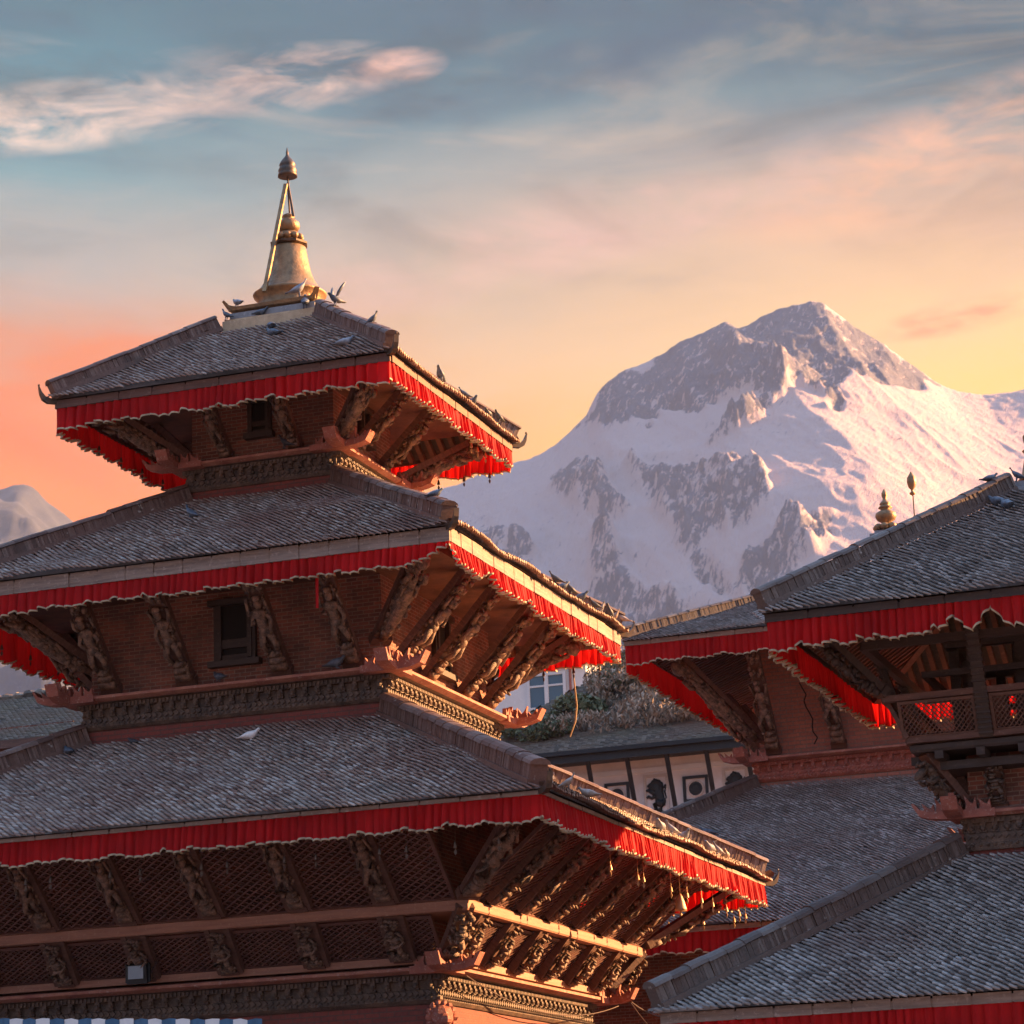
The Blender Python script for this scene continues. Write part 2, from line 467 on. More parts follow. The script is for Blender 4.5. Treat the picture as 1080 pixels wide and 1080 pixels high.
# ------------------------------------------------------------------ mesh helpers
class MB:
    def __init__(s):
        s.v = []
        s.f = []
        s.n = 0

    def add(s, vs, fs):
        b = s.n
        s.v.extend([tuple(map(float, p)) for p in vs])
        s.f.extend([tuple(b + i for i in q) for q in fs])
        s.n += len(vs)

    def obox(s, c, ex, ey, ez, taper=1.0):
        """box about c with half-extent vectors; taper shrinks the +ez end"""
        c, ex, ey, ez = (np.asarray(a, float) for a in (c, ex, ey, ez))
        vs = []
        for k, q in ((-1, 1.0), (1, taper)):
            for i, j in ((-1, -1), (1, -1), (1, 1), (-1, 1)):
                vs.append(c + i * ex * q + j * ey * q + k * ez)
        s.add(vs, [(3, 2, 1, 0), (4, 5, 6, 7), (0, 1, 5, 4), (1, 2, 6, 5), (2, 3, 7, 6), (3, 0, 4, 7)])

    def box(s, x0, x1, y0, y1, z0, z1):
        s.obox(((x0 + x1) / 2, (y0 + y1) / 2, (z0 + z1) / 2), ((x1 - x0) / 2, 0, 0), (0, (y1 - y0) / 2, 0), (0, 0, (z1 - z0) / 2))

    def bar(s, a, b, w, h, upv=(0, 0, 1), taper=1.0):
        a, b = np.asarray(a, float), np.asarray(b, float)
        d = b - a
        L = np.linalg.norm(d)
        d /= L
        x = np.cross(d, upv)
        if np.linalg.norm(x) < 1e-5:
            x = np.array([1.0, 0, 0])
        x /= np.linalg.norm(x)
        y = np.cross(x, d)
        s.obox((a + b) / 2, x * w / 2, y * h / 2, d * L / 2, taper)

    def tube(s, pts, r, n=6):
        pts = [np.asarray(p, float) for p in pts]
        rr = r if hasattr(r, '__len__') else [r] * len(pts)
        vs, fs = [], []
        for i, p in enumerate(pts):
            d = pts[min(i + 1, len(pts) - 1)] - pts[max(i - 1, 0)]
            d = d / (np.linalg.norm(d) + 1e-9)
            x = np.cross(d, (0.123, 0.31, 0.94) if abs(d[2]) < 0.9 else (1, 0, 0))
            x /= np.linalg.norm(x)
            y = np.cross(d, x)
            for k in range(n):
                a = 2 * math.pi * k / n
                vs.append(p + rr[i] * (math.cos(a) * x + math.sin(a) * y))
        for i in range(len(pts) - 1):
            for k in range(n):
                fs.append((i * n + k, i * n + (k + 1) % n, (i + 1) * n + (k + 1) % n, (i + 1) * n + k))
        fs.append(tuple(range(n - 1, -1, -1)))
        fs.append(tuple((len(pts) - 1) * n + k for k in range(n)))
        s.add(vs, fs)

    def lathe(s, prof, c=(0, 0, 0), n=20, sq=False):
        """prof: (radius, z) from bottom to top"""
        vs, fs = [], []
        for r, z in prof:
            for k in range(n):
                a = 2 * math.pi * (k + (0.5 if sq else 0)) / n
                q = r * (math.sqrt(2) if sq else 1)
                vs.append((c[0] + q * math.cos(a), c[1] + q * math.sin(a), c[2] + z))
        for i in range(len(prof) - 1):
            for k in range(n):
                fs.append((i * n + k, i * n + (k + 1) % n, (i + 1) * n + (k + 1) % n, (i + 1) * n + k))
        fs.append(tuple(range(n - 1, -1, -1)))
        fs.append(tuple((len(prof) - 1) * n + k for k in range(n)))
        s.add(vs, fs)

    def square(s, prof):
        s.lathe(prof, n=4, sq=True)

    def ell(s, c, r, n=8, m=6, rot=None, jit=0.0):
        vs, fs = [], []
        c = np.asarray(c, float)
        for i in range(m + 1):
            th = math.pi * i / m
            for k in range(n):
                a = 2 * math.pi * k / n
                p = np.array([r[0] * math.sin(th) * math.cos(a), r[1] * math.sin(th) * math.sin(a), -r[2] * math.cos(th)])
                if jit:
                    p *= 1 + random.uniform(-jit, jit)
                if rot is not None:
                    p = rot @ p
                vs.append(c + p)
        for i in range(m):
            for k in range(n):
                fs.append((i * n + k, i * n + (k + 1) % n, (i + 1) * n + (k + 1) % n, (i + 1) * n + k))
        s.add(vs, fs)

    def prism(s, poly, org, ax, ay, az, th):
        """poly (x,y) in plane ax,ay extruded +-th/2 along az"""
        org, ax, ay, az = (np.asarray(a, float) for a in (org, ax, ay, az))
        n = len(poly)
        vs = [org + p[0] * ax + p[1] * ay + k * az * th / 2 for k in (-1, 1) for p in poly]
        fs = [tuple(range(n - 1, -1, -1)), tuple(range(n, 2 * n))]
        fs += [(i, (i + 1) % n, n + (i + 1) % n, n + i) for i in range(n)]
        s.add(vs, fs)

    def build(s, name, m, parent=None, smooth=False, loc=None):
        me = bpy.data.meshes.new(name)
        me.from_pydata(s.v, [], s.f)
        return finish(me, name, m, parent, smooth, loc)


def finish(me, name, m, parent=None, smooth=False, loc=None, uv=True):
    if isinstance(m, str):
        m = MATS[m]
    me.materials.append(m)
    me.validate()
    me.update()
    if uv and len(me.polygons):
        nl = len(me.loops)
        vi = np.empty(nl, np.int32)
        me.loops.foreach_get('vertex_index', vi)
        co = np.empty(len(me.vertices) * 3, np.float32)
        me.vertices.foreach_get('co', co)
        co = co.reshape(-1, 3)
        npoly = len(me.polygons)
        nr = np.empty(npoly * 3, np.float32)
        me.polygons.foreach_get('normal', nr)
        nr = nr.reshape(-1, 3)
        tot = np.empty(npoly, np.int32)
        me.polygons.foreach_get('loop_total', tot)
        ln = np.repeat(nr, tot, axis=0)
        p = co[vi]
        flat = np.abs(ln[:, 2]) > 0.8
        t = np.stack([-ln[:, 1], ln[:, 0]], 1)
        t /= (np.linalg.norm(t, axis=1, keepdims=True) + 1e-6)
        u = p[:, 0] * t[:, 0] + p[:, 1] * t[:, 1]
        uvs = np.stack([np.where(flat, p[:, 0], u), np.where(flat, p[:, 1], p[:, 2])], 1).astype(np.float32)
        lay = me.uv_layers.new(name='UVMap')
        lay.data.foreach_set('uv', uvs.ravel())
    if smooth:
        me.polygons.foreach_set('use_smooth', np.ones(len(me.polygons), bool))
    o = bpy.data.objects.new(name, me)
    COL.objects.link(o)
    if parent is not None:
        o.parent = parent
    if loc is not None:
        o.location = loc
    return o


def mesh_np(name, v, q, m, parent=None, smooth=False):
    me = bpy.data.meshes.new(name)
    nv, nq = len(v), len(q)
    me.vertices.add(nv)
    me.vertices.foreach_set('co', np.asarray(v, np.float32).ravel())
    me.loops.add(nq * 4)
    me.loops.foreach_set('vertex_index', np.asarray(q, np.int32).ravel())
    me.polygons.add(nq)
    me.polygons.foreach_set('loop_start', np.arange(0, nq * 4, 4, dtype=np.int32))
    me.polygons.foreach_set('loop_total', np.full(nq, 4, np.int32))
    me.update(calc_edges=True)
    return finish(me, name, m, parent, smooth, uv=False)


def thing(name, label, cat, loc=(0, 0, 0), rz=0.0, group=None):
    o = bpy.data.objects.new(name, None)
    o.empty_display_size = 0.3
    COL.objects.link(o)
    o.location = loc
    o.rotation_euler = (0, 0, rz)
    o['label'] = label
    o['category'] = cat
    if group:
        o['group'] = group
    return o


def tag(o, label, cat, group=None):
    o['label'] = label
    o['category'] = cat
    if group:
        o['group'] = group
    return o


def struct(o, kind='structure'):
    o['kind'] = kind
    return o


def S(k, u, r, z):
    """side k (0 front, 1 right, 2 back, 3 left) of a square plan: u along, r outwards"""
    x, y = u, -r
    for _ in range(k % 4):
        x, y = -y, x
    return np.array([x, y, z], float)


def Sn(k, u, r, z):
    x, y = u, -r
    for _ in range(k % 4):
        x, y = -y, x
    return np.stack([x, y, z], -1)


def vnoise(x, y, seed=0):
    """smooth value noise on arrays, 0..1"""
    xi, yi = np.floor(x).astype(np.int64), np.floor(y).astype(np.int64)
    xf, yf = x - xi, y - yi
    u, v = xf * xf * xf * (xf * (xf * 6 - 15) + 10), yf * yf * yf * (yf * (yf * 6 - 15) + 10)

    def h(a, b):
        n = (a * 374761393 + b * 668265263 + seed * 1442695041) & 0x7fffffff
        n = ((n ^ (n >> 13)) * 1274126177) & 0x7fffffff
        return ((n ^ (n >> 16)) & 0xffff) / 65535.0
    return (h(xi, yi) * (1 - u) + h(xi + 1, yi) * u) * (1 - v) + (h(xi, yi + 1) * (1 - u) + h(xi + 1, yi + 1) * u) * v


def fbm(x, y, oct=5, seed=0, gain=0.5, ridged=False):
    a, s, tot = 1.0, 0.0, 0.0
    for i in range(oct):
        n = vnoise(x * 2 ** i + 17.3 * i, y * 2 ** i - 9.1 * i, seed + i)
        if ridged:
            n = 1 - np.abs(2 * n - 1)
            n = n * n
        s = s + a * n
        tot += a
        a *= gain
    return s / tot


# ------------------------------------------------------------------ temple pieces
def tiles(sides, r0, z0, r1, z1, tw, tc, seed, coarse=2.6, shift=0.24):
    """overlapping hooked clay tiles on the slopes of a square hipped roof"""
    rng = np.random.default_rng(seed)
    V, Q, base = [], [], 0
    L = math.hypot(r0 - r1, z1 - z0)
    a, b = (r0 - r1) / L, (z1 - z0) / L
    for k in range(4):
        w_, c_ = (tw, tc) if k in sides else (tw * coarse, tc * coarse)
        rows = int(L / c_)
        us, vs = [], []
        for j in range(rows):
            v = j * c_
            half = r0 - a * v - 0.10
            off = (shift * j) % 1.0
            n = int(half / w_) + 1
            u = (np.arange(-n, n + 1) + off) * w_
            u = u[np.abs(u) < half]
            us.append(u)
            vs.append(np.full(len(u), v))
        u = np.concatenate(us)
        v = np.concatenate(vs)
        n = len(u)
        u = u + rng.normal(0, 0.035 * w_, n)
        v = v + rng.normal(0, 0.035 * c_, n)
        wav = 0.09 * (vnoise(u * 0.7 + 31, v * 0.9 + k * 7, seed) - 0.5) + 0.025 * (vnoise(u * 2.3, v * 2.1 + 5, seed + 3) - 0.5)
        tilt = rng.normal(0, 0.004, n)
        lift = wav + rng.normal(0, 0.0035, n)
        slip = (rng.random(n) < 0.035) * rng.uniform(0.01, 0.06, n)
        t = 0.42 * w_
        P = []
        # three columns (raised left lip, middle, low right edge) x back, front top, front bottom
        for du, hl, dv in ((-0.50, 0.46, 0.0), (-0.08, 0.30, -0.16), (0.44, 0.02, 0.02)):
            uu = u + du * w_
            for vv, hh in ((1.25 * c_, 0.0), (dv * c_, t), (dv * c_, t - 0.24 * w_)):
                V_ = v + vv - slip
                H_ = lift + hh + hl * w_ + tilt * du * 2
                P.append(Sn(k, uu, r0 - a * V_ + b * H_, z0 + b * V_ + a * H_))
        P = np.stack(P, 1)
        V.append(P.reshape(-1, 3))
        idx = base + np.arange(n)[:, None] * 9
        q = [(1, 4, 3, 0), (4, 7, 6, 3), (2, 5, 4, 1), (5, 8, 7, 4)]
        Q.append(np.concatenate([idx + np.array(x) for x in q], 0))
        base += n * 9
    return np.concatenate(V), np.concatenate(Q)


def hip(r0, z0, r1, z1, end, corner, w_=0.30, h_=0.27, seed=0, pitch=0.05):
    """ridge of upright tiles and a rounded cap laid down a hip"""
    rng = np.random.default_rng(seed)
    mb = MB()
    cxs, cys = corner

    def at(r):
        t = (r0 - r) / (r0 - r1)
        return np.array([cxs * r, cys * r, z0 + (z1 - z0) * t])
    A, B = at(r0 * end + r1 * (1 - end)), at(r1 - 0.02)
    d = B - A
    L = np.linalg.norm(d)
    d /= L
    x = np.cross(d, (0, 0, 1))
    x /= np.linalg.norm(x)
    y = np.cross(x, d)
    mb.obox((A + B) / 2 + y * 0.03, x * (w_ * 0.62), y * 0.05, d * L / 2)
    n = int(L / pitch)
    for i in range(n):
        p = A + d * (i + 0.5) * L / n
        sag = 0.03 * math.sin(math.pi * (i + 0.5) / n)
        hh = h_ * (1 + rng.normal(0, 0.015))
        ww = w_ * (1 + rng.normal(0, 0.03))
        tl = rng.normal(0, 0.02)
        yy = y + d * tl
        mb.obox(p + yy * (0.075 + hh / 2 - sag), x * ww / 2, yy * hh / 2, d * (L / n * 0.485))
    # cap of half round tiles
    m = max(2, int(L / 0.34))
    for i in range(m):
        p = A + d * (i + 0.5) * L / m
        sag = 0.03 * math.sin(math.pi * (i + 0.5) / m)
        c = p + y * (0.075 + h_ - sag + rng.normal(0, 0.006))
        vs, fs = [], []
        for e, ko in ((-0.53, 1.06), (0.5, 0.98)):
            for a_ in np.linspace(0, math.pi, 7):
                vs.append(c + d * e * L / m + ko * (x * math.cos(a_) * w_ * 0.60 + y * math.sin(a_) * w_ * 0.33))
        for j in range(6):
            fs.append((j, j + 1, 8 + j, 7 + j))
        fs += [(6, 5, 4, 3, 2, 1, 0), (7, 8, 9, 10, 11, 12, 13), (0, 7, 13, 6)]
        mb.add(vs, fs)
    return mb


def corner_horn(r, z, corner, s=1.0):
    """upturned beak at an eave corner"""
    mb = MB()
    d = np.array([corner[0], corner[1], 0]) / math.sqrt(2)
    x = np.array([-d[1], d[0], 0])
    poly = [(-0.55, -0.05), (0.0, -0.06), (0.14, 0.02), (0.21, 0.17), (0.24, 0.38), (0.16, 0.22), (0.05, 0.10), (-0.12, 0.07), (-0.55, 0.10)]
    mb.prism([(px * s, py * s) for px, py in poly], (corner[0] * r, corner[1] * r, z), d, (0, 0, 1), x, 0.13 * s)
    tip = np.array([corner[0] * r, corner[1] * r, z]) + d * 0.235 * s + np.array([0, 0, 0.41 * s])
    mb.ell(tip, (0.035 * s,) * 3, 6, 4)
    return mb


def fascia(r, z0, h_, seg, seed, th=0.07):
    rng = np.random.default_rng(seed)
    mb = MB()
    for k in range(4):
        n = max(2, int(round(2 * r / seg)))
        for i in range(n):
            u0, u1 = -r + 2 * r * i / n, -r + 2 * r * (i + 1) / n
            rr = r + rng.normal(0, 0.006)
            if k % 2:
                u0, u1 = max(u0, -r + th + 0.002), min(u1, r - th - 0.002)
            c = S(k, (u0 + u1) / 2, rr - th / 2, z0 + h_ / 2)
            e1 = S(k, 1, 0, 0) * (u1 - u0 - 0.034) / 2
            e2 = S(k, 0, 1, 0) * th / 2
            mb.obox(c, e1, e2, (0, 0, h_ / 2))
            if i:
                mb.obox(S(k, u0, rr - th / 2, z0 + h_ / 2 - 0.01), S(k, 1, 0, 0) * 0.03, S(k, 0, 1, 0) * (th / 2 - 0.012), (0, 0, h_ / 2 - 0.02))
    return mb


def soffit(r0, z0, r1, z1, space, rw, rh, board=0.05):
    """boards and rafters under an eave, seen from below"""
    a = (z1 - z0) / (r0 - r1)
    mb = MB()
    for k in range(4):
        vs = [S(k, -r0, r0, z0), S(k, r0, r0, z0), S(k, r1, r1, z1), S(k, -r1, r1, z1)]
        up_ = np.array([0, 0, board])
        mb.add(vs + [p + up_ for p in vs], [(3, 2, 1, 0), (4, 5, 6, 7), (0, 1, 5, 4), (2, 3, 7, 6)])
    rf = MB()
    for k in range(4):
        n = int(r0 / space)
        for i in range(-n, n + 1):
            u = i * space + 0.003 * k
            ri = max(r1, abs(u) + 0.06)
            if r0 - ri < 0.25:
                continue
            A = S(k, u, r0 - 0.06, z0 + a * 0.06 - rh / 2 - 0.003)
            B = S(k, u, ri, z0 + a * (r0 - ri) - rh / 2 - 0.003)
            rf.bar(A, B, rw, rh)
    for cx_, cy_ in ((1, 1), (1, -1), (-1, 1), (-1, -1)):
        A = np.array([cx_ * (r0 - 0.08), cy_ * (r0 - 0.08), z0 - rh * 0.6])
        B = np.array([cx_ * r1, cy_ * r1, z1 - rh * 0.6])
        rf.bar(A, B, rw * 1.6, rh * 1.3)
    return mb, rf


CORN = ((-1, -1), (1, -1), (1, 1), (-1, 1))


def roof(root, he, zv, bh, rt_, zt, tw, tc, sides, seed, tm='tile', rwall=None, hip_end=0.88, hip_s=1.0, fm='fascia_wood', seg=0.75, horns=True, raft=(0.27, 0.10, 0.13), ridge_m='ridge_tile'):
    """one hipped roof: he,zv = eave half width and height of the valance top; rt_,zt = where the tiles stop"""
    z0, r0 = zv + bh, he + 0.13
    v, q = tiles(sides, r0, z0, rt_, zt, tw, tc, seed)
    # sheet under the tiles
    a = (zt - z0) / (r0 - rt_)
    sv, sq = [], []
    for k in range(4):
        b = len(v) + len(sv)
        for u, r, z in ((-r0 + .1, r0 - .1, z0 + .02), (r0 - .1, r0 - .1, z0 + .02), (rt_, rt_, zt - .03), (-rt_, rt_, zt - .03)):
            sv.append(S(k, u, r, z))
        sq.append((b, b + 1, b + 2, b + 3))
    r_ = mesh_np('roof', np.concatenate([v, np.array(sv)]), np.concatenate([q, np.array(sq)]), tm, root)
    for i, cn in enumerate(CORN):
        hip(r0, z0, rt_, zt, hip_end, cn, 0.30 * hip_s, 0.25 * hip_s, seed + i).build('hip_ridge', ridge_m, r_)
        if horns:
            corner_horn(he + 0.1, z0 - 0.02, cn, 0.78).build('corner_horn', 'bronze', r_)
    fascia(he, zv, bh, seg, seed).build('fascia_board', fm, r_)
    rw_ = rwall if rwall is not None else rt_
    zs = z0 + a * (he - rw_) - 0.16
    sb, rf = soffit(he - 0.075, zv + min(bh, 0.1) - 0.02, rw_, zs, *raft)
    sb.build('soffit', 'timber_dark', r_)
    rf.build('rafters', 'rafter_wood', r_)
    return r_


def valance(name, label, loc, r, zt, drop, seed, pleat=0.08, sides=(0, 1, 2, 3), arc=0.55, notches=(), wl=0.21, cat='valance', cm='red_cloth', step=0.024, drops={}):
    """red cloth gathered along the eave, scalloped, with a pale hem"""
    root = thing(name, label, cat, (loc[0], loc[1], zt))
    rng = np.random.default_rng(seed)
    for k in sides:
        n = int(2 * r / step)
        u = np.linspace(-r, r, n)
        fr = 2 * math.pi / wl * (0.75 + 0.6 * vnoise(u * 0.9 + k * 13.7, u * 0 + 3.3, seed))
        ph = np.cumsum(fr) * (u[1] - u[0]) + 9 * k
        amp = pleat * (0.55 + 0.9 * vnoise(u * 1.7 + 7 * k, u * 0 + 1.1, seed + 5))
        # scallops: each loop sags, now and then one hangs lower
        edges = [-r]
        while edges[-1] < r:
            edges.append(edges[-1] + arc * rng.uniform(0.55, 1.45))
        edges = np.array(edges)
        ii = np.searchsorted(edges, u, side='right') - 1
        ii = np.clip(ii, 0, len(edges) - 2)
        f = (u - edges[ii]) / (edges[ii + 1] - edges[ii])
        lv = rng.uniform(-0.05, 0.07, len(edges))
        sk = rng.uniform(-0.09, 0.09, len(edges))
        dr = drops.get(k, drop) * (1 + lv[ii] + sk[ii] * (f - 0.5) - 0.16 * np.abs(2 * f - 1) ** 2.2)
        dr += 0.05 * drop * (vnoise(u * 5.3 + 3 * k, u * 0, seed + 9) - 0.5) + 0.018 * np.sin(ph)
        for (kk, un, wn_, dp) in notches:
            if kk == k:
                dr *= 1 - dp * np.clip(1 - np.abs(u - un) / wn_, 0, 1) ** 1.2
        rows = 8
        V = []
        for j in range(rows):
            t = j / (rows - 1)
            am = amp * (0.42 + 0.58 * t)
            off = am * (1.9 * np.abs(np.sin(ph * 0.5)) ** 0.75 - 1.2 + 0.3 * np.sin(2.3 * ph + 1.0)) + 0.05 * t * (vnoise(u * 1.1, u * 0 + 5 * k, seed + 2) - 0.3) + 0.022 * (vnoise(u * 6.0, u * 0 + 2.6 * t + k, seed + 4) - 0.5)
            uu = u + 0.35 * am * np.cos(ph)
            edge = np.clip((r - np.abs(u)) / 0.15, 0, 1)
            V.append(Sn(k, np.clip(uu, -r - 0.03, r + 0.03), r + 0.005 + off * edge, -t * dr))
        V = np.stack(V, 0)
        idx = np.arange(rows * n).reshape(rows, n)
        q = np.stack([idx[1:, :-1], idx[1:, 1:], idx[:-1, 1:], idx[:-1, :-1]], -1).reshape(-1, 4)
        cl = mesh_np('cloth_panel', V.reshape(-1, 3), q, cm, root, smooth=True)
        # hem: a thick ribbon along the bottom
        bot, pre = V[-1], V[-2]
        hgt = np.array([0, 0, 0.027 * (drop / 0.45) ** 0.5])
        nor = S(k, 0, 1, 0) * 0.007
        H = np.stack([bot - hgt * 0.6 + nor, bot + hgt * 0.7 + nor, bot + hgt * 0.7 - nor, bot - hgt * 0.6 - nor], 0)
        ix = np.arange(4 * n).reshape(4, n)
        qs = []
        for a_, b_ in ((0, 1), (1, 2), (2, 3), (3, 0)):
            qs.append(np.stack([ix[a_, :-1], ix[a_, 1:], ix[b_, 1:], ix[b_, :-1]], -1).reshape(-1, 4))
        mesh_np('hem', H.reshape(-1, 3), np.concatenate(qs), 'pale_hem', cl)
    return root


def cornice(root, w0, z0, w1, z1, wing=0.64, strip_m='brick_strip', frieze_m='carved_dark', ledge_m='ledge', strip=0.36, horn_m='terracotta', sp=0.27):
    """strip of brick, carved bands of knobs and dentils, projecting ledge and corner wings"""
    H = z1 - z0
    Z = lambda f: z0 + f * H
    mb = MB()
    s0 = strip
    mb.square([(w0, z0 - 0.4), (w0, Z(s0))])
    b0 = mb.build('cornice_base', strip_m, root)
    c = MB()
    d = w1 - w0
    s1 = s0 + 0.06
    prof = [(w0 + .04, Z(s0) + .002), (w0 + d * .25, Z(s1)), (w0 + d * .25, Z(s1 + .05)), (w0 + d * .10, Z(s1 + .06)), (w0 + d * .10, Z(.60)),
            (w0 + d * .02, Z(.61)), (w0 + d * .02, Z(.76)), (w0 + d * .28, Z(.765)), (w0 + d * .28, Z(.85)), (w0 + d * .6, Z(.862))]
    c.square(prof)
    kn = de = zg = c
    for k in range(4):
        n = int((w0 + d * .1) / sp)
        ex, ey = S(k, 1, 0, 0), S(k, 0, 1, 0)
        for i in range(-n, n + 1):
            u = i * sp
            zc = Z(.685)
            kn.obox(S(k, u, w0 + d * .10, zc + .035 * H), ex * .045, ey * d * .16, (0, 0, H * .045))
            kn.ell(S(k, u, w0 + d * .24, zc - .012 * H), (.055, .055, H * .055), 6, 4)
            kn.obox(S(k, u, w0 + d * .12, zc - .06 * H), ex * .06, ey * d * .12, (0, 0, H * .018))
        n = int((w0 + d * .28) / 0.085)
        for i in range(-n, n + 1):
            de.obox(S(k, i * .085, w0 + d * .31, Z(.808)), ex * .024, ey * d * .055, (0, 0, H * .036))
        n = int((w0 + d * .1) / 0.12)
        for i in range(-n, n + 1):
            zg.obox(S(k, i * .12, w0 + d * .11, Z(.545)), (ex + np.array([0, 0, .75])) * .030, ey * .03, (ex * .75 - np.array([0, 0, 1])) * .030)
            zg.ell(S(k, i * .12 + .06, w0 + d * .25, Z(s1 + .035)), (.045, .03, .03), 5, 4)
    co = c.build('carved_cornice', frieze_m, root)
    g = MB()
    g.square([(w0 + d * .62, Z(.864)), (w1 - .03, Z(.90)), (w1, Z(.91)), (w1, Z(.96)), (w1 - .05, Z(.975)), (w0 + .02, Z(1.0) + .02)])
    lg = g.build('cornice_ledge', ledge_m, root)
    for k in range(4):
        for sgn in (-1, 1):
            m_ = MB()
            ex, ey = S(k, sgn, 0, 0), S(k, 0, 1, 0)
            hgt = 0.2 * H / 0.97
            prf = [(-.75, -hgt * .5), (.0, -hgt * .5), (wing * .45, -hgt * .40), (wing * .8, -.02), (wing, hgt * .95), (wing * .93, hgt * 1.0), (wing * .78, hgt * .45), (wing * .5, hgt * .22), (.0, hgt * .18), (-.75, hgt * .14)]
            m_.prism(prf, S(k, sgn * w1, w1 - .10, Z(.955) + (.004 if k % 2 else 0)), ex, (0, 0, 1), ey, 0.26 if k % 2 else 0.268)
            for t, hh in ((-.60, .17), (-.36, .22), (-.10, .20), (.14, .22), (.36, .15)):
                pl = [(-.10, 0), (.10, 0), (.075, hh * .45), (.11, hh * 1.2), (.02, hh * .62), (-.035, hh * .45), (-.085, hh * .95)]
                m_.prism(pl, S(k, sgn * (w1 + t * wing / .64), w1 - .09, Z(.955) + hgt * .16), ex, (0, 0, 1), ey, .09)
            m_.build('cornice_wing', horn_m, lg)
    return co


def brick_wall(root, r, z0, z1, m='brick'):
    mb = MB()
    mb.square([(r, z0), (r, z1)])
    return mb.build('wall', m, root)


def carved_strut(L, w_=0.34, seed=0, animal=False, cheek=False):
    """leaning roof strut: plank (returned first) and the carved figure in front (-Y local), running up +Z"""
    rng = random.Random(seed)
    pk = MB()
    pk.box(-w_ / 2, w_ / 2, 0, .13, 0, L)
    pk.box(-w_ / 2 - .03, w_ / 2 + .03, -.05, .135, 0.0 - .02, L * .05)
    if cheek:
        for s_ in (-1, 1):
            pk.box(s_ * (w_ / 2 + .052) - .05, s_ * (w_ / 2 + .052) + .05, -.03, .12, 0, L)
    fg = MB()
    random.seed(seed)
    E = fg.ell
    d = w_ / 0.34
    pa, pb, pc = rng.uniform(-.06, .06), rng.uniform(-.05, .05), rng.uniform(-.06, .10)
    hx = rng.uniform(-.05, .05) * d
    if not animal:
        fg.box(-w_ * .46, w_ * .46, -.10, .005, L * .05, L * .11)
        E((0, -.05, L * .145), (w_ * .5, .12, L * .035), 8, 5, None, .12)
        E((0, -.06, L * .20), (w_ * .36, .10, L * .03), 8, 5, None, .15)
        for sx_ in (-1, 1):   # legs, feet, arms
            fg.tube([(sx_ * .10 * d, -.08, L * .22), (sx_ * .13 * d + pa, -.17, L * (.31 + sx_ * pb * .5)), (sx_ * .06 * d, -.12, L * .40)], [.045 * d, .055 * d, .075 * d], 7)
            E((sx_ * .12 * d, -.13, L * .225), (.05 * d, .09, .035), 6, 4)
            fg.tube([(sx_ * .13 * d, -.12, L * .56), (sx_ * .20 * d, -.15, L * (.50 + pb * sx_)), (sx_ * .12 * d + pa, -.21, L * (.46 + pc * sx_))], [.05 * d, .04 * d, .032 * d], 6)
            fg.tube([(sx_ * .13 * d, -.10, L * .58), (sx_ * .21 * d, -.12, L * (.62 + pc)), (sx_ * (.16 + pa) * d, -.13, L * (.69 + pb))], [.042 * d, .036 * d, .03 * d], 6)
        E((0, -.12, L * .42), (.13 * d, .10, L * .05), 9, 6, None, .06)
        E((0, -.12, L * .50), (.11 * d, .09, L * .07), 9, 6, None, .06)
        E((0, -.13, L * .57), (.15 * d, .10, L * .045), 9, 6, None, .06)
        E((hx, -.15, L * .655), (.075 * d, .085, L * .04), 9, 7)
        E((hx, -.13, L * .705), (.085 * d, .08, L * .025), 8, 5, None, .1)
    else:
        n = 9                 # rearing winged beast: bellied body, mane, paws
        pts = [(0, -.03 - .10 * math.sin(math.pi * (i / (n - 1)) ** .8), L * (.05 + .80 * i / (n - 1))) for i in range(n)]
        fg.tube(pts, [w_ * (.24 + .20 * math.sin(math.pi * i / (n - 1))) for i in range(n)], 9)
        for i in range(26):
            t = rng.uniform(.1, .85)
            E((rng.uniform(-.4, .4) * w_, -.12 - .10 * math.sin(math.pi * t ** .8), L * t), (w_ * .16, .07, L * .025), 6, 4, None, .2)
        for sx_ in (-1, 1):
            fg.tube([(sx_ * .16 * d, -.12, L * .62), (sx_ * .2 * d, -.26, L * .66), (sx_ * .15 * d, -.30, L * .74)], [.07 * d, .055 * d, .05 * d], 6)
            for j in range(4):
                fg.prism([(0, 0), (.07, .02), (.03, L * .16 - .02 * j)], (sx_ * (w_ * .42), -.04 - .05 * j, L * (.36 + .05 * j)), (0, -1, 0), (0, 0, 1), (1, 0, 0), .04)
        E((0, -.24, L * .84), (w_ * .36, .17, L * .06), 9, 6, None, .08)
        E((0, -.31, L * .83), (w_ * .22, .11, L * .03), 8, 5)
    for i in range(46 if L > 1.5 else 14):       # ornaments, scarves, side attendants
        t = rng.uniform(.10, .76)
        E((rng.choice((-1, 1)) * rng.uniform(.18, .50) * w_, -.02 - rng.uniform(0, .07), L * t), (w_ * rng.uniform(.05, .13), .05, L * rng.uniform(.012, .028)), 5, 4, None, .3)
    for i in range(16):       # leafy canopy at the head of the strut
        t = rng.uniform(.76, .97)
        E((rng.uniform(-.46, .46) * w_, -.05 - .16 * (t - .70) - rng.uniform(0, .06), L * t), (w_ * .17, .055, L * .028), 6, 4, None, .25)
    random.seed(7)
    return pk, fg


def place_on(o, k, u, r0, z0, r1, z1, parent):
    """stand an object made along +Z so it leans from (r0,z0) out to (r1,z1) on side k"""
    A, B = S(k, u, r0, z0), S(k, u, r1, z1)
    z = Vector(B - A).normalized()
    x = Vector(S(k, 1, 0, 0))
    y = z.cross(x)
    M = Matrix((x, y, z)).transposed().to_4x4()
    M.translation = Vector(A)
    o.parent = parent
    o.matrix_local = M
    return o


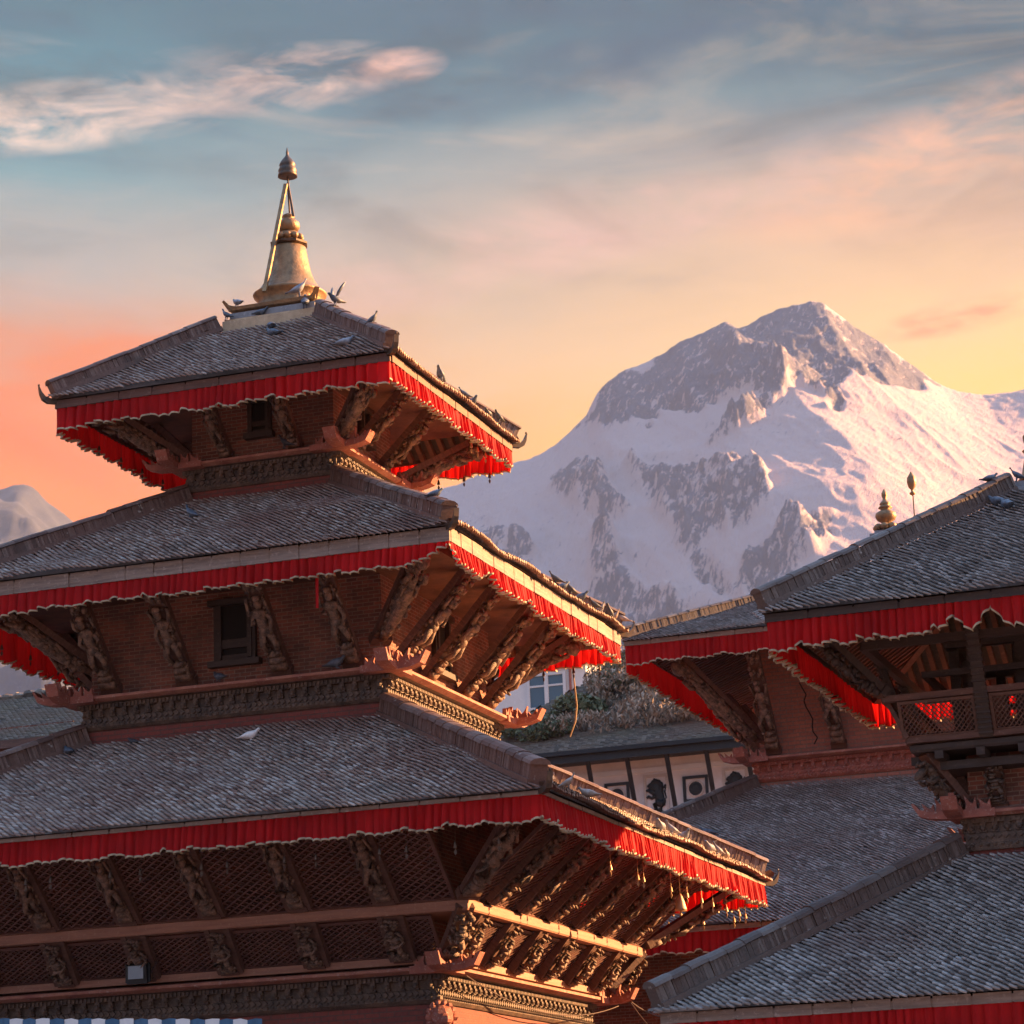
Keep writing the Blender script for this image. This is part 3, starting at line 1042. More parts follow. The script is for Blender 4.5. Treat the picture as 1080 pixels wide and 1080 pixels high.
def place_diag(o, cn, r0, z0, r1, z1, parent):
    A = np.array([cn[0] * r0, cn[1] * r0, z0])
    B = np.array([cn[0] * r1, cn[1] * r1, z1])
    z = Vector(B - A).normalized()
    out = Vector((cn[0], cn[1], 0)).normalized()
    x = Vector((-out.y, out.x, 0))
    y = z.cross(x)
    M = Matrix((x, y, z)).transposed().to_4x4()
    M.translation = Vector(A)
    o.parent = parent
    o.matrix_local = M
    return o


class StrutKit:
    """strut meshes made once, copied with obj.copy()"""
    def __init__(s, L, w_, seed, animal=False, m1='timber', m2='carved_wood', cheek=False):
        pk, fg = carved_strut(L, w_, seed, animal, cheek)
        s.pk, s.fg, s.first, s.m1, s.m2 = pk, fg, None, m1, m2

    def get(s, parent):
        if s.first is None:
            a = s.pk.build('strut', s.m1, parent)
            b = s.fg.build('carved_figure', s.m2, a, smooth=True)
            s.first = (a, b)
            return a
        a = s.first[0].copy()
        COL.objects.link(a)
        b = s.first[1].copy()
        COL.objects.link(b)
        b.parent = a
        return a


def lattice(k, u0, u1, r0, z0, r1, z1, sp=0.12, wd=0.036, th=0.03, ang=35, frame=0.06):
    """frame and crossing strips of a leaning lattice screen"""
    A = S(k, 0, r0, z0)
    ex = S(k, 1, 0, 0)
    up_ = S(k, 0, r1, z1) - A
    H = np.linalg.norm(up_)
    ey = up_ / H
    nz = np.cross(ex, ey)
    mb = MB()
    for sg in (1, -1):
        dx, dy = math.cos(rad(ang)), sg * math.sin(rad(ang))
        px, py = -dy, dx
        cs = [(u0, 0), (u1, 0), (u0, H), (u1, H)]
        pr = [a * px + b * py for a, b in cs]
        t = math.floor(min(pr) / sp) * sp
        while t < max(pr):
            t += sp
            # clip the line p = t*perp + s*dir to the rectangle
            lo, hi = -99.0, 99.0
            for o_, d_, mn, mx in ((t * px, dx, u0 + frame, u1 - frame), (t * py, dy, frame, H - frame)):
                a, b = (mn - o_) / d_, (mx - o_) / d_
                lo, hi = max(lo, min(a, b)), min(hi, max(a, b))
            if hi - lo < 0.03:
                continue
            p0, p1 = [A + ex * (t * px + q * dx) + ey * (t * py + q * dy) + nz * (0.012 * sg) for q in (lo, hi)]
            mb.bar(p0, p1, wd, th * .7, nz)
    for (a, b, c, d) in ((u0, u1, 0, frame), (u0, u1, H - frame, H), (u0, u0 + frame, frame, H - frame), (u1 - frame, u1, frame, H - frame)):
        mb.obox(A + ex * (a + b) / 2 + ey * (c + d) / 2, ex * (b - a) / 2, ey * (d - c) / 2, nz * .035)
    return mb


def window(root, wall, k, r, u, z0, w_, h_, rail=True, m='timber_dark'):
    """carved wooden window set in a wall: jambs, lintel, sill and a lower panel"""
    mb = MB()
    ex, ey = S(k, 1, 0, 0), S(k, 0, 1, 0)
    B = lambda a, b, c, d, o, t: mb.obox(S(k, u + (a + b) / 2, r + o, z0 + (c + d) / 2), ex * (b - a) / 2, ey * t, (0, 0, (d - c) / 2))
    f = w_ * .22
    B(-w_ / 2 - f, -w_ / 2, 0, h_, .03, .07)
    B(w_ / 2, w_ / 2 + f, 0, h_, .03, .07)
    B(-w_ / 2 - f * .5, -w_ / 2 + .03, .03, h_ - .03, .06, .07)
    B(w_ / 2 - .03, w_ / 2 + f * .5, .03, h_ - .03, .06, .07)
    B(-w_ / 2 - f * 1.8, w_ / 2 + f * 1.8, h_ + .002, h_ + .12, .06, .10)
    B(-w_ / 2 - f * 1.8, w_ / 2 + f * 1.8, -.12, -.002, .07, .12)
    if rail:
        B(-w_ / 2 + .03, w_ / 2 - .03, h_ * .22, h_ * .38, .04, .05)
        B(-w_ / 2 + .03, w_ / 2 - .03, 0.01, h_ * .10, .04, .05)
    wn_ = mb.build('window', m, root)
    v = MB()
    v.obox(S(k, u, r + .012, z0 + h_ / 2), ex * (w_ / 2 - .01), ey * .02, (0, 0, h_ / 2 - .01))
    v.build('opening', 'void_black', wn_)
    return wn_


# ================================================================== ground
def ground():
    n = 130
    t = np.linspace(-1, 1, n)
    g = np.sign(t) * (np.abs(t) ** 3.2) * 16000 + t * 120
    X, Y = np.meshgrid(g, g)
    Z = 26.5 * np.exp(-(((X + 14) / 34) ** 2 + ((Y - 152) / 36) ** 2))
    V = np.stack([X, Y, Z], -1).reshape(-1, 3)
    i = np.arange(n * n).reshape(n, n)
    q = np.stack([i[:-1, :-1], i[:-1, 1:], i[1:, 1:], i[1:, :-1]], -1).reshape(-1, 4)
    return struct(mesh_np('ground', V, q, 'paving', None, True))


ground()

# ================================================================== mountains
RH = Vector((math.cos(YAW), math.sin(YAW), 0))
FH = Vector((-math.sin(YAW), math.cos(YAW), 0))


def px_angles(x, y):
    d = np.stack([fw[i] + (x - 540) / F_PX * rt[i] - (y - 540) / F_PX * up[i] for i in range(3)], -1)
    a = d @ np.array(RH)
    b = d @ np.array(FH)
    return a / b, d[..., 2] / b            # lateral and rise per metre forward


def px_of(s, dd, h):
    """picture position of a place given as right / forward / height above the eye"""
    p = s[..., None] * np.array(RH) + dd[..., None] * np.array(FH) + h[..., None] * np.array([0, 0, 1.0])
    z = p @ np.array(fw)
    return 540 + F_PX * (p @ np.array(rt)) / z, 540 - F_PX * (p @ np.array(up)) / z


def in_poly(x, y, poly):
    c = np.zeros(x.shape, bool)
    n = len(poly)
    for i in range(n):
        (x0, y0), (x1, y1) = poly[i], poly[(i + 1) % n]
        if y0 == y1:
            continue
        c ^= ((y0 > y) != (y1 > y)) & (x < (x1 - x0) * (y - y0) / (y1 - y0) + x0)
    return c


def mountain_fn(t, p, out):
    at = t.n('ShaderNodeAttribute', attribute_name='rock_shade').outputs['Fac']
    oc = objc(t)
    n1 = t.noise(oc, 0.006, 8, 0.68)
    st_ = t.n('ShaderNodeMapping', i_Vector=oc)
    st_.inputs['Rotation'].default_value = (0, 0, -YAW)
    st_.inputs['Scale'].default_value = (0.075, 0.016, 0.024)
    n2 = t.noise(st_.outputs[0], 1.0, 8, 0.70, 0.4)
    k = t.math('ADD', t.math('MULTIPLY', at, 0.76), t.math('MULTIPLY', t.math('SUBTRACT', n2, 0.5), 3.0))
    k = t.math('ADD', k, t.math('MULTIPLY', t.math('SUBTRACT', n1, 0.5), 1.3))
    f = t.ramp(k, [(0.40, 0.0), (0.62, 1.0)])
    rock_shade = t.ramp(n2, [(0.3, (0.070, 0.074, 0.098, 1)), (0.7, (0.150, 0.150, 0.180, 1))])
    c = t.mix(f, (0.44, 0.345, 0.34, 1), rock_shade)
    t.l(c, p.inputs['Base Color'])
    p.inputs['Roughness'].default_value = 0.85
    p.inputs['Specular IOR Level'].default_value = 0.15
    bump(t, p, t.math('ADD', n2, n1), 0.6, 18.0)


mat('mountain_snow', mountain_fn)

weather_mat('mountain_shaded', (0.030, 0.036, 0.050, 1), (0.016, 0.022, 0.034, 1), (0.075, 0.075, 0.09, 1), 0.02, 0.9, 0.8, 0.2)  # far-left peak: cloud shade put into its dark colour
SIL = [(-300, 640), (200, 600), (380, 545), (440, 522), (480, 512), (520, 494), (560, 484), (585, 470), (604, 452), (618, 438), (630, 414), (642, 402), (652, 393), (668, 388), (690, 377), (712, 366),
       (735, 354), (752, 345), (766, 340), (778, 345), (790, 342), (806, 332), (825, 324), (845, 320), (858, 318), (870, 322), (884, 331), (900, 344), (918, 354), (935, 365), (950, 377), (965, 387),
       (980, 398), (992, 406), (1010, 412), (1035, 417), (1080, 411), (1150, 398), (1300, 420), (1500, 470)]
ROCK_SHADE = [[(612, 452), (640, 402), (652, 394), (690, 376), (735, 352), (766, 336), (790, 340), (825, 320), (858, 314), (884, 328), (935, 362), (965, 386), (1000, 410), (960, 408), (935, 400), (905, 392), (884, 402),
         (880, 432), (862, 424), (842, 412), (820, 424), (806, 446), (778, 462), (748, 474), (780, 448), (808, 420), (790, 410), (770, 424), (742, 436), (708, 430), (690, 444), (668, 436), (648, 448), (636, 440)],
        [(577, 502), (613, 497), (663, 541), (635, 552), (599, 530)],  # from here down: outcrops and slope shade painted as one dark tone
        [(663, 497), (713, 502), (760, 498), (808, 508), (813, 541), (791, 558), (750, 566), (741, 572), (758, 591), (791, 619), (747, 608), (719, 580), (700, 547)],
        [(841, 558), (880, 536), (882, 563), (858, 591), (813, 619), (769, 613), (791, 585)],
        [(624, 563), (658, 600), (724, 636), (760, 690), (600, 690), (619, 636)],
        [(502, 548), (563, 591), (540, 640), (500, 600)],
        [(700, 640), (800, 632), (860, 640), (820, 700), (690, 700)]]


def mountain(name, d0, sil, rock_shade, slope, s_rng, dn, ns, nd, seed, amp, hard=1.0, mt='mountain_snow'):
    sx_, sy_ = np.array(sil, float).T
    la, ri = px_angles(sx_, sy_)
    s_line, h_line = la * d0, ri * d0
    s1 = np.linspace(s_rng[0], s_rng[1], ns)
    dd = np.concatenate([np.linspace(dn, d0, nd), np.linspace(d0, d0 + 900, 24)[1:]])
    SG, DG = np.meshgrid(s1, dd)
    back = np.clip(d0 - DG, -900, None)
    fall = np.where(back >= 0, back, -back * 1.1)
    # spurs run down and outwards from the crest
    ws = SG + 90 * (fbm(SG / 900, DG / 900, 3, seed + 40) - 0.5) * np.clip(fall / 500, 0, 1)
    H = np.interp(ws * d0 / np.maximum(DG, 1) * 0 + ws, s_line, h_line)
    sm = sum(np.interp(SG + o_, s_line, h_line) for o_ in np.linspace(-1, 1, 9) * 260) / 9
    k = np.clip(fall / 700, 0, 1)
    H = H * (1 - k) + sm * k
    H = H - slope * fall
    g = np.clip(fall / 650, 0, 1) ** 1.15
    r1 = fbm(SG / 420 + 0.25 * DG / 420, DG / 760, 6, seed, 0.52, True)
    r2 = fbm(SG / 130, DG / 210, 5, seed + 11, 0.55, True)
    X, Y = px_of(SG, DG, H)
    # ragged edges of bare rock and painted shade patches: the outline is warped by noise
    wx = X + 30 * (fbm(SG / 90, H / 90, 4, seed + 5) - 0.5)
    wy = Y + 30 * (fbm(SG / 90 + 50, H / 90, 4, seed + 6) - 0.5)
    def blur(a, n):
        for _ in range(n):
            a = (a + np.roll(a, 1, 0) + np.roll(a, -1, 0) + np.roll(a, 1, 1) + np.roll(a, -1, 1)) / 5
        return a
    rk = blur(in_poly(wx, wy, rock_shade[0]).astype(float), 3) * hard
    for pl in rock_shade[1:]:
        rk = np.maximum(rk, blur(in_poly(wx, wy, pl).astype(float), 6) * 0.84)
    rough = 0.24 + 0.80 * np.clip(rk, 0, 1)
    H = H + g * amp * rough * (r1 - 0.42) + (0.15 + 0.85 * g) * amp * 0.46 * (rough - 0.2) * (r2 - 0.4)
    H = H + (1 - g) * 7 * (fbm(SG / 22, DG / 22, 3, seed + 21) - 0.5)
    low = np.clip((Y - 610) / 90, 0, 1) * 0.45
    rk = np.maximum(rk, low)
    P = SG[..., None] * np.array(RH) + DG[..., None] * np.array(FH) + (H + EYE.z)[..., None] * np.array([0, 0, 1.0]) + np.array([EYE.x, EYE.y, 0])
    ny, nx = SG.shape
    i = np.arange(ny * nx).reshape(ny, nx)
    q = np.stack([i[:-1, :-1], i[:-1, 1:], i[1:, 1:], i[1:, :-1]], -1).reshape(-1, 4)
    o = mesh_np(name, P.reshape(-1, 3), q, mt, None, True)
    a = o.data.attributes.new('rock_shade', 'FLOAT', 'POINT')
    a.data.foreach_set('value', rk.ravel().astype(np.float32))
    return struct(o)


mountain('mountain', 7000, SIL, ROCK_SHADE, 0.62, (-900, 2000), 4300, 620, 330, 3, 260)
SIL2 = [(-700, 640), (-400, 580), (-120, 520), (-60, 530), (-20, 521), (0, 516), (14, 512), (26, 511), (36, 515), (50, 530), (64, 541), (80, 553), (120, 578), (200, 610), (330, 650), (700, 720)]
mountain('mountain_range', 9000, SIL2, [[(24, 508), (60, 530), (120, 570), (300, 640), (300, 900), (-300, 900), (-300, 560), (-20, 545), (14, 533)]], 0.5, (-3600, 400), 6600, 260, 120, 9, 240, 1.6, 'mountain_shaded')

# ================================================================== haze
hz = MB()
hz.box(-7000, 9000, -2500, 10500, -1.0, 2900)
def haze_fn(t, p, out):
    t.t.nodes.remove(p)
    v = t.n('ShaderNodeVolumePrincipled')
    v.inputs['Color'].default_value = (0.42, 0.55, 0.88, 1)
    v.inputs['Density'].default_value = 0.000029
    v.inputs['Anisotropy'].default_value = 0.0
    t.l(v.outputs[0], out.inputs['Volume'])
mat('haze_air', haze_fn)
hzo = hz.build('haze', 'haze_air')
struct(hzo, 'stuff')

# ================================================================== left pagoda (three tiers)
T = thing('pagoda_temple', 'three-tiered brick and timber pagoda on the left with grey tiled roofs and a golden spire', 'temple', (0, 0, 0))
pl = MB()
for i in range(5):
    r_ = 10.6 - i * 0.9
    pl.square([(r_, i * .5 + (.002 if i else 0)), (r_, i * .5 + .5)])
pl.build('plinth', 'brick', T)
# walls
brick_wall(T, 4.5, 2.5, 10.3)
brick_wall(T, 3.14, 11.2, 15.45)
brick_wall(T, 1.6, 16.5, 19.85)
# roofs
roof(T, 3.70, 18.32, 0.17, 1.15, 20.37, 0.115, 0.100, (0, 1), 11, rwall=1.62, hip_end=0.95, hip_s=0.85, fm='timber')
roof(T, 5.45, 14.08, 0.27, 1.64, 16.55, 0.120, 0.104, (0, 1), 22, rwall=3.16, hip_end=0.95, hip_s=0.95, seg=0.62)
roof(T, 7.81, 8.84, 0.07, 3.20, 11.37, 0.125, 0.106, (0, 1), 33, rwall=4.52, hip_end=0.95, hip_s=1.1)
# cornices
cornice(T, 1.66, 16.42, 1.97, 17.36, wing=0.60, sp=0.22)
cornice(T, 3.22, 11.26, 3.60, 12.32, wing=0.62, sp=0.26)
cornice(T, 4.58, 5.35, 4.97, 6.40, wing=0.62, sp=0.28)
# guardian lion heads under the corners of the lowest cornice
for cn in CORN:
    lh = MB()
    c0 = np.array([cn[0] * 4.66, cn[1] * 4.66, 5.46])
    dd_ = np.array([cn[0], cn[1], 0]) / math.sqrt(2)
    lh.ell(c0, (.24, .24, .26), 9, 7, None, .1)
    lh.ell(c0 + dd_ * .2 + np.array([0, 0, -.05]), (.13, .13, .11), 8, 6, None, .08)
    for i in range(14):
        a = 2 * math.pi * i / 14
        sd_ = np.array([-dd_[1], dd_[0], 0])
        lh.ell(c0 + dd_ * .04 + sd_ * .25 * math.cos(a) + np.array([0, 0, .25 * math.sin(a)]), (.07, .07, .07), 6, 4, None, .2)
    lh.build('lion_head', 'terracotta', T)
# windows
for k in range(4):
    window(T, None, k, 3.14, 0.05, 12.78, 0.62, 1.12)
    window(T, None, k, 1.6, -0.03, 17.86, 0.36, 0.66)
# struts
kit1 = StrutKit(1.95, 0.24, 101)
kit2 = StrutKit(2.58, 0.36, 202)
kit2b = StrutKit(2.58, 0.36, 207)
kit3 = StrutKit(2.26, 0.30, 303, cheek=True)
kit3b = StrutKit(2.26, 0.30, 308, cheek=True)
kit2c, kit2d = StrutKit(2.58, 0.36, 211), StrutKit(2.58, 0.36, 219)
kit3c, kit3d = StrutKit(2.26, 0.30, 313, cheek=True), StrutKit(2.26, 0.30, 317, cheek=True)
kit3l = StrutKit(0.98, 0.30, 404, cheek=True)
kc1 = StrutKit(2.42, 0.30, 505, True)
kc2 = StrutKit(2.88, 0.36, 606, True)
kc3 = StrutKit(2.95, 0.36, 707)
kc3l = StrutKit(1.17, 0.34, 808)
for k in range(4):
    for u in (-0.78, 0.78):
        place_on(kit1.get(T), k, u, 1.64, 17.40, 3.02, 18.72, T)
    for i, u in enumerate((-2.66, -1.0, 1.06, 2.56)):
        place_on((kit2, kit2b, kit2c, kit2d)[i].get(T), k, u, 3.20, 12.40, 4.95, 14.29, T)
    for i, u in enumerate((-4.45, -2.75, -1.06, 0.64, 2.37, 4.07)):
        place_on((kit3, kit3b, kit3c, kit3d)[i % 4].get(T), k, u, 5.66, 7.47, 7.36, 8.95, T)
        place_on(kit3l.get(T), k, u, 4.90, 6.50, 5.50, 7.24, T)
for cn in CORN:
    place_diag(kc1.get(T), cn, 1.72, 17.42, 3.2, 18.58, T)
    place_diag(kc2.get(T), cn, 3.06, 12.84, 4.75, 14.40, T)
    place_diag(kc3.get(T), cn, 5.60, 7.47, 7.40, 8.88, T)
    place_diag(kc3l.get(T), cn, 4.95, 6.50, 5.52, 7.24, T)
# beams of the latticed gallery
bm = MB()
bm.square([(5.30, 7.25), (5.58, 7.25), (5.60, 7.28), (5.60, 7.43), (5.56, 7.46), (5.30, 7.46)])
bm.build('gallery_beam', 'beam_wood', T)
bm = MB()
bm.square([(4.6, 6.43), (4.86, 6.43), (4.86, 6.56), (4.6, 6.56)])
bm.build('sill_beam', 'beam_wood', T)
US = [-5.35, -4.45, -2.75, -1.06, 0.64, 2.37, 4.07, 5.35]
for k in range(4):
    for a, b in zip(US[:-1], US[1:]):
        a_, b_ = a + (.17 if a > -5 else 0), b - (.17 if b < 5 else 0)
        lattice(k, a_, b_, 5.50, 7.47, 7.22, 8.90, 0.115, 0.034).build('lattice_screen', 'lattice_wood', T)
        a2, b2 = max(a_, -4.8), min(b_, 4.8)
        lattice(k, a2, b2, 4.76, 6.57, 5.36, 7.24, 0.085, 0.028, ang=32).build('lattice_screen', 'lattice_wood', T)
# rafters-end wall plates under the two upper roofs
wp = MB()
wp.square([(2.75, 18.62), (2.92, 18.62), (2.92, 18.76), (2.75, 18.76)])
wp.square([(4.62, 14.20), (4.82, 14.20), (4.82, 14.36), (4.62, 14.36)])
wp.build('wall_plate', 'rafter_wood', T)
# finial
fin_ = MB()
fin_.square([(1.10, 20.20), (1.10, 20.60), (1.06, 20.62), (1.06, 20.64)])
fn = fin_.build('finial', 'plinth_stone', T)
g = MB()
g.square([(0.98, 20.642), (0.98, 20.80), (0.92, 20.82)])
g.build('metal_step', 'lead_flashing', fn)
g = MB()
g.square([(0.90, 20.822), (1.0, 20.86), (1.02, 20.93), (0.94, 20.95)])
for cx_, cy_ in CORN:
    d = np.array([cx_, cy_, 0]) / math.sqrt(2)
    g.prism([(-.25, -.06), (0.02, -.04), (.18, .17), (.06, .07), (-.25, .05)], (cx_ * .96, cy_ * .96, 20.90), d, (0, 0, 1), (-d[1], d[0], 0), .12)
g.build('gilded_step', 'gold', fn)
g = MB()
g.lathe([(0.80, 20.952), (0.80, 21.00), (0.70, 21.02), (0.69, 21.26), (0.78, 21.33), (0.80, 21.37), (0.76, 21.40), (0.70, 21.44), (0.62, 21.54), (0.54, 21.68), (0.475, 21.85), (0.43, 22.05), (0.395, 22.25), (0.365, 22.44), (0.33, 22.47)], n=32)
g.build('bell_dome', 'gold', fn, True)
g = MB()
g.lathe([(0.36, 22.472), (0.42, 22.50), (0.43, 22.54), (0.34, 22.56)], n=8)
g.build('dark_collar', 'bronze', fn)
g = MB()
g.lathe([(0.22, 22.562), (0.24, 22.60), (0.20, 22.80), (0.12, 22.84)], n=16)
for i in range(10):
    a = 2 * math.pi * i / 10
    g.ell((.25 * math.cos(a), .25 * math.sin(a), 22.68), (.09, .09, .08), 7, 5)
g.lathe([(0.10, 22.80), (0.20, 22.84), (0.245, 22.92), (0.235, 23.02), (0.15, 23.10), (0.11, 23.13), (0.14, 23.16), (0.13, 23.20), (0.06, 23.24)], n=20)
g.build('lotus_and_vase', 'gold', fn, True)
g = MB()
g.bar((-.22, -.86, 21.22), (-.01, -.08, 23.90), .085, .06, (0, -1, 0))
g.build('gilded_pole', 'gold', fn)
g = MB()
g.tube([(.17, -.12, 23.12), (0.03, -.04, 23.88), (0.0, 0, 24.12)], [.03, .025, .012], 6)
g.tube([(-.05, .22, 23.1), (0.0, 0, 23.88)], .02, 6)
g.build('iron_rods', 'bronze', fn)
g = MB()
g.lathe([(0.17, 24.10), (0.215, 24.10), (0.205, 24.16), (0.19, 24.20), (0.205, 24.235), (0.18, 24.30), (0.165, 24.34), (0.18, 24.37), (0.15, 24.44), (0.11, 24.50), (0.05, 24.57), (0.028, 24.62), (0.03, 24.66), (0.006, 24.78)], n=24)
g.build('spire_canopy', 'bronze', fn, True)

GV = 'red valances round the temple eaves'
valance('eave_valance', 'red pleated cloth valance with pale hem under the topmost roof of the left pagoda', (0, 0), 3.66, 18.32, 0.45, 41, drops={1: .40, 3: .52}, arc=0.62, wl=0.19, pleat=0.085)
valance('eave_valance', 'red pleated cloth valance with pale hem under the middle roof of the left pagoda', (0, 0), 5.41, 14.08, 0.40, 42, drops={3: .70}, arc=0.5, wl=0.18, pleat=0.085,
        notches=((0, 5.41, .75, .85), (1, -5.41, .45, .8), (1, -3.3, .5, .6), (1, -.9, .4, .5)))
valance('eave_valance', 'red pleated cloth valance with pale hem under the lowest roof of the left pagoda', (0, 0), 7.77, 8.84, 0.46, 43, arc=0.7, wl=0.17, pleat=0.082)

# ================================================================== temple behind on the right
MX, MY = 8.25, 22.86
M_ = thing('brick_temple', 'brick temple behind at centre right with a broad grey roof and small golden pinnacle', 'temple', (MX, MY, 0))
RD = dict(ridge_m='ridge_dark')
brick_wall(M_, 8.3, 0, 9.9)
brick_wall(M_, 3.26, 12.6, 18.0, 'brick_pale')
roof(M_, 6.09, 16.50, 0.12, 0.36, 19.02, 0.125, 0.105, (0, 3), 51, 'tile_grey', rwall=3.28, hip_end=0.97, hip_s=0.8, **RD, raft=(0.25, 0.10, 0.12), horns=False)
roof(M_, 11.37, 8.34, 0.12, 3.36, 12.83, 0.128, 0.108, (0,), 52, 'tile_grey', rwall=8.3, hip_end=0.97, hip_s=0.95, **RD, horns=False)
cornice(M_, 3.34, 12.62, 3.69, 13.66, wing=0.62, strip_m='brick_pale', frieze_m='terracotta', sp=0.3)
ks = StrutKit(3.1, 0.36, 909)
kcs = StrutKit(3.75, 0.38, 910, True)
for k in range(4):
    for u in (-2.86, -1.08, 1.08, 2.86):
        place_on(ks.get(M_), k, u, 3.32, 13.75, 5.2, 16.25, M_)
for cn in CORN:
    place_diag(kcs.get(M_), cn, 3.18, 14.05, 5.15, 16.55, M_)
cr = MB()
for (u0, z0) in ((-1.55, 16.2), (-2.0, 15.6)):
    pts = [S(0, u0 + random.uniform(-.07, .07) + .03 * i, 3.262, z0 - .17 * i) for i in range(11)]
    for a, b in zip(pts[:-1], pts[1:]):
        cr.bar(a, b, .035, .012, (0, -1, 0))
cr.build('wall_crack', 'void_black', M_)
g = MB()
g.square([(.46, 18.85), (.46, 19.25), (.40, 19.30), (.34, 20.0), (.42, 20.05), (.42, 20.16), (.30, 20.20), (.30, 20.26)])
fb = g.build('finial', 'lead_flashing', M_)
g = MB()
for i in range(8):
    a = 2 * math.pi * i / 8
    g.ell((.27 * math.cos(a), .27 * math.sin(a), 20.38), (.13, .13, .10), 7, 5)
g.lathe([(.2, 20.262), (.22, 20.30), (.13, 20.42), (.12, 20.52), (.25, 20.60), (.30, 20.70), (.28, 20.80), (.15, 20.88), (.12, 20.92), (.20, 20.95), (.18, 20.99), (.12, 21.03), (.16, 21.06), (.13, 21.11), (.07, 21.17), (.05, 21.22), (.085, 21.31), (.08, 21.38), (.02, 21.50)], n=18)
g.build('gold_vase', 'gold', fb, True)
op = thing('ornamental_pole', 'thin rod topped with a golden oval bead standing beside the small golden pinnacle', 'pole', (MX + .80, MY, 18.75))
g = MB()
g.tube([(0, 0, 0), (0.01, 0, 2.52)], .018, 6)
g.build('rod', 'bronze', op)
g = MB()
g.lathe([(r_o, z_o + 1.07) for r_o, z_o in ((.02, 1.40), (.07, 1.43), (.09, 1.47), (.04, 1.51), (.035, 1.56), (.10, 1.64), (.135, 1.78), (.12, 1.92), (.05, 2.03), (.01, 2.10))], n=14)
g.build('oval_bead', 'gold', op, True)
valance('eave_valance', 'red pleated valance under the upper roof of the brick temple, left of the balcony', (MX, MY), 6.05, 16.50, 0.50, 45, drops={3: .72}, arc=0.8, wl=0.2, sides=(0, 1, 2, 3))
valance('eave_valance', 'red cloth valance under the broad lower roof of the brick temple, behind the hanging bells', (MX, MY), 11.33, 8.34, 0.52, 46, arc=0.7, wl=0.19, sides=(0, 3), step=0.035)

# ================================================================== balcony temple at the right edge
NS = 46.2 / 44.0           # its distance from the viewer against the first survey
NX, NY = 22.42479 + (16.29 - 22.42479) * NS, -52.31794 + (-5.47 + 52.31794) * NS


def nz(z):
    return 1.7 + (z - 1.7) * NS



N_ = thing('balcony_temple', 'dark timber temple at right edge with an overhanging latticed balcony under its roof', 'temple', (NX, NY, 1.7 * (1 - NS)))
N_.scale = (NS, NS, NS)
brick_wall(N_, 4.0, 0, 5.55)
brick_wall(N_, 1.41, 7.2, 9.0)
roof(N_, 4.04, 11.01, 0.13, 0.41, 13.59, 0.122, 0.10, (0, 3), 61, 'tile_grey', rwall=1.5, hip_end=0.965, hip_s=0.85, **RD, raft=(0.22, 0.09, 0.12), fm='timber_dark', horns=False)
roof(N_, 5.67, 4.63, 0.16, 1.57, 7.28, 0.125, 0.105, (0, 3), 62, 'tile_grey', rwall=4.0, hip_end=0.97, hip_s=1.05, **RD, seg=0.6, horns=False)
cornice(N_, 1.48, 7.10, 1.70, 8.06, wing=0.62, sp=0.2, strip=0.30)
# balcony
fl = MB()
fl.square([(1.2, 8.98), (2.16, 8.98), (2.18, 9.02), (2.18, 9.10), (2.12, 9.13), (1.0, 9.13)])
for k in range(4):
    for u in np.linspace(-1.7, 1.7, 6):
        fl.obox(S(k, u, 1.95, 8.91), S(k, .07, 0, 0), S(k, 0, .30, 0), (0, 0, .065))
fl.square([(1.78, 8.70), (1.92, 8.70), (1.92, 8.84), (1.78, 8.84)])
bal = fl.build('balcony', 'timber_dark', N_)
for k in range(4):
    rl = MB()
    for z0_, z1_, r0_, r1_ in ((9.132, 9.22, 2.17, 2.21), (9.80, 9.90, 2.46, 2.50)):
        hw = r1_ - (.0 if k % 2 == 0 else .085)
        rl.obox(S(k, 0, (r0_ + r1_) / 2, (z0_ + z1_) / 2), S(k, hw, 0, 0), S(k, 0, .065, 0), (0, 0, (z1_ - z0_) / 2))
    rl.build('rail', 'timber', bal)
    for a, b in ((-2.28, -1.02), (-.78, .78), (1.02, 2.28)):
        lattice(k, a, b, 2.19, 9.222, 2.46, 9.798, 0.062, 0.018, .02, 50, .05).build('lattice_panel', 'timber', bal)
    for u in (-.9, .9):
        po = MB()
        po.bar(S(k, u, 2.22, 9.14), S(k, u, 2.53, 9.92), .21, .10, tuple(S(k, 0, 1, 0)))
        po.bar(S(k, u, 2.53, 9.92), S(k, u, 2.90, 10.98), .19, .12, tuple(S(k, 0, 1, 0)))
        for j in range(9):
            t = .08 + .1 * j
            c_ = S(k, u, 2.53 + .37 * t, 9.92 + 1.06 * t)
            po.obox(c_ + S(k, 0, .045, -.015), S(k, .115, 0, 0), S(k, 0, .045, 0), (0, 0, .02))
            po.obox(S(k, u, 2.22 + .31 * t, 9.14 + .78 * t) + S(k, 0, .04, -.012), S(k, .12, 0, 0), S(k, 0, .035, 0), (0, 0, .016))
        po.build('carved_post', 'timber_dark', bal)
    for u in (-1.15, -.35, .35, 1.15):
        co_ = MB()
        co_.obox(S(k, u, 1.5, 9.95), S(k, .085, 0, 0), S(k, 0, .085, 0), (0, 0, .82))
        co_.build('gallery_column', 'timber_dark', bal)
    co_ = MB()
    co_.obox(S(k, 0, 1.5, 10.86), S(k, 1.58, 0, 0), S(k, 0, .09, 0), (0, 0, .085))
    co_.obox(S(k, 0, 2.72, 10.72), S(k, 2.72, 0, 0), S(k, 0, .06, 0), (0, 0, .07))
    co_.obox(S(k, 0, 1.9, 10.30 + .004 * k), S(k, 1.9, 0, 0), S(k, 0, .05, 0), (0, 0, .05))
    co_.build('tie_beams', 'timber_dark', bal)
dk_ = MB()
dk_.square([(0.62, 9.132), (0.62, 12.3)])
dk_.build('inner_chamber', 'timber_dark', N_)
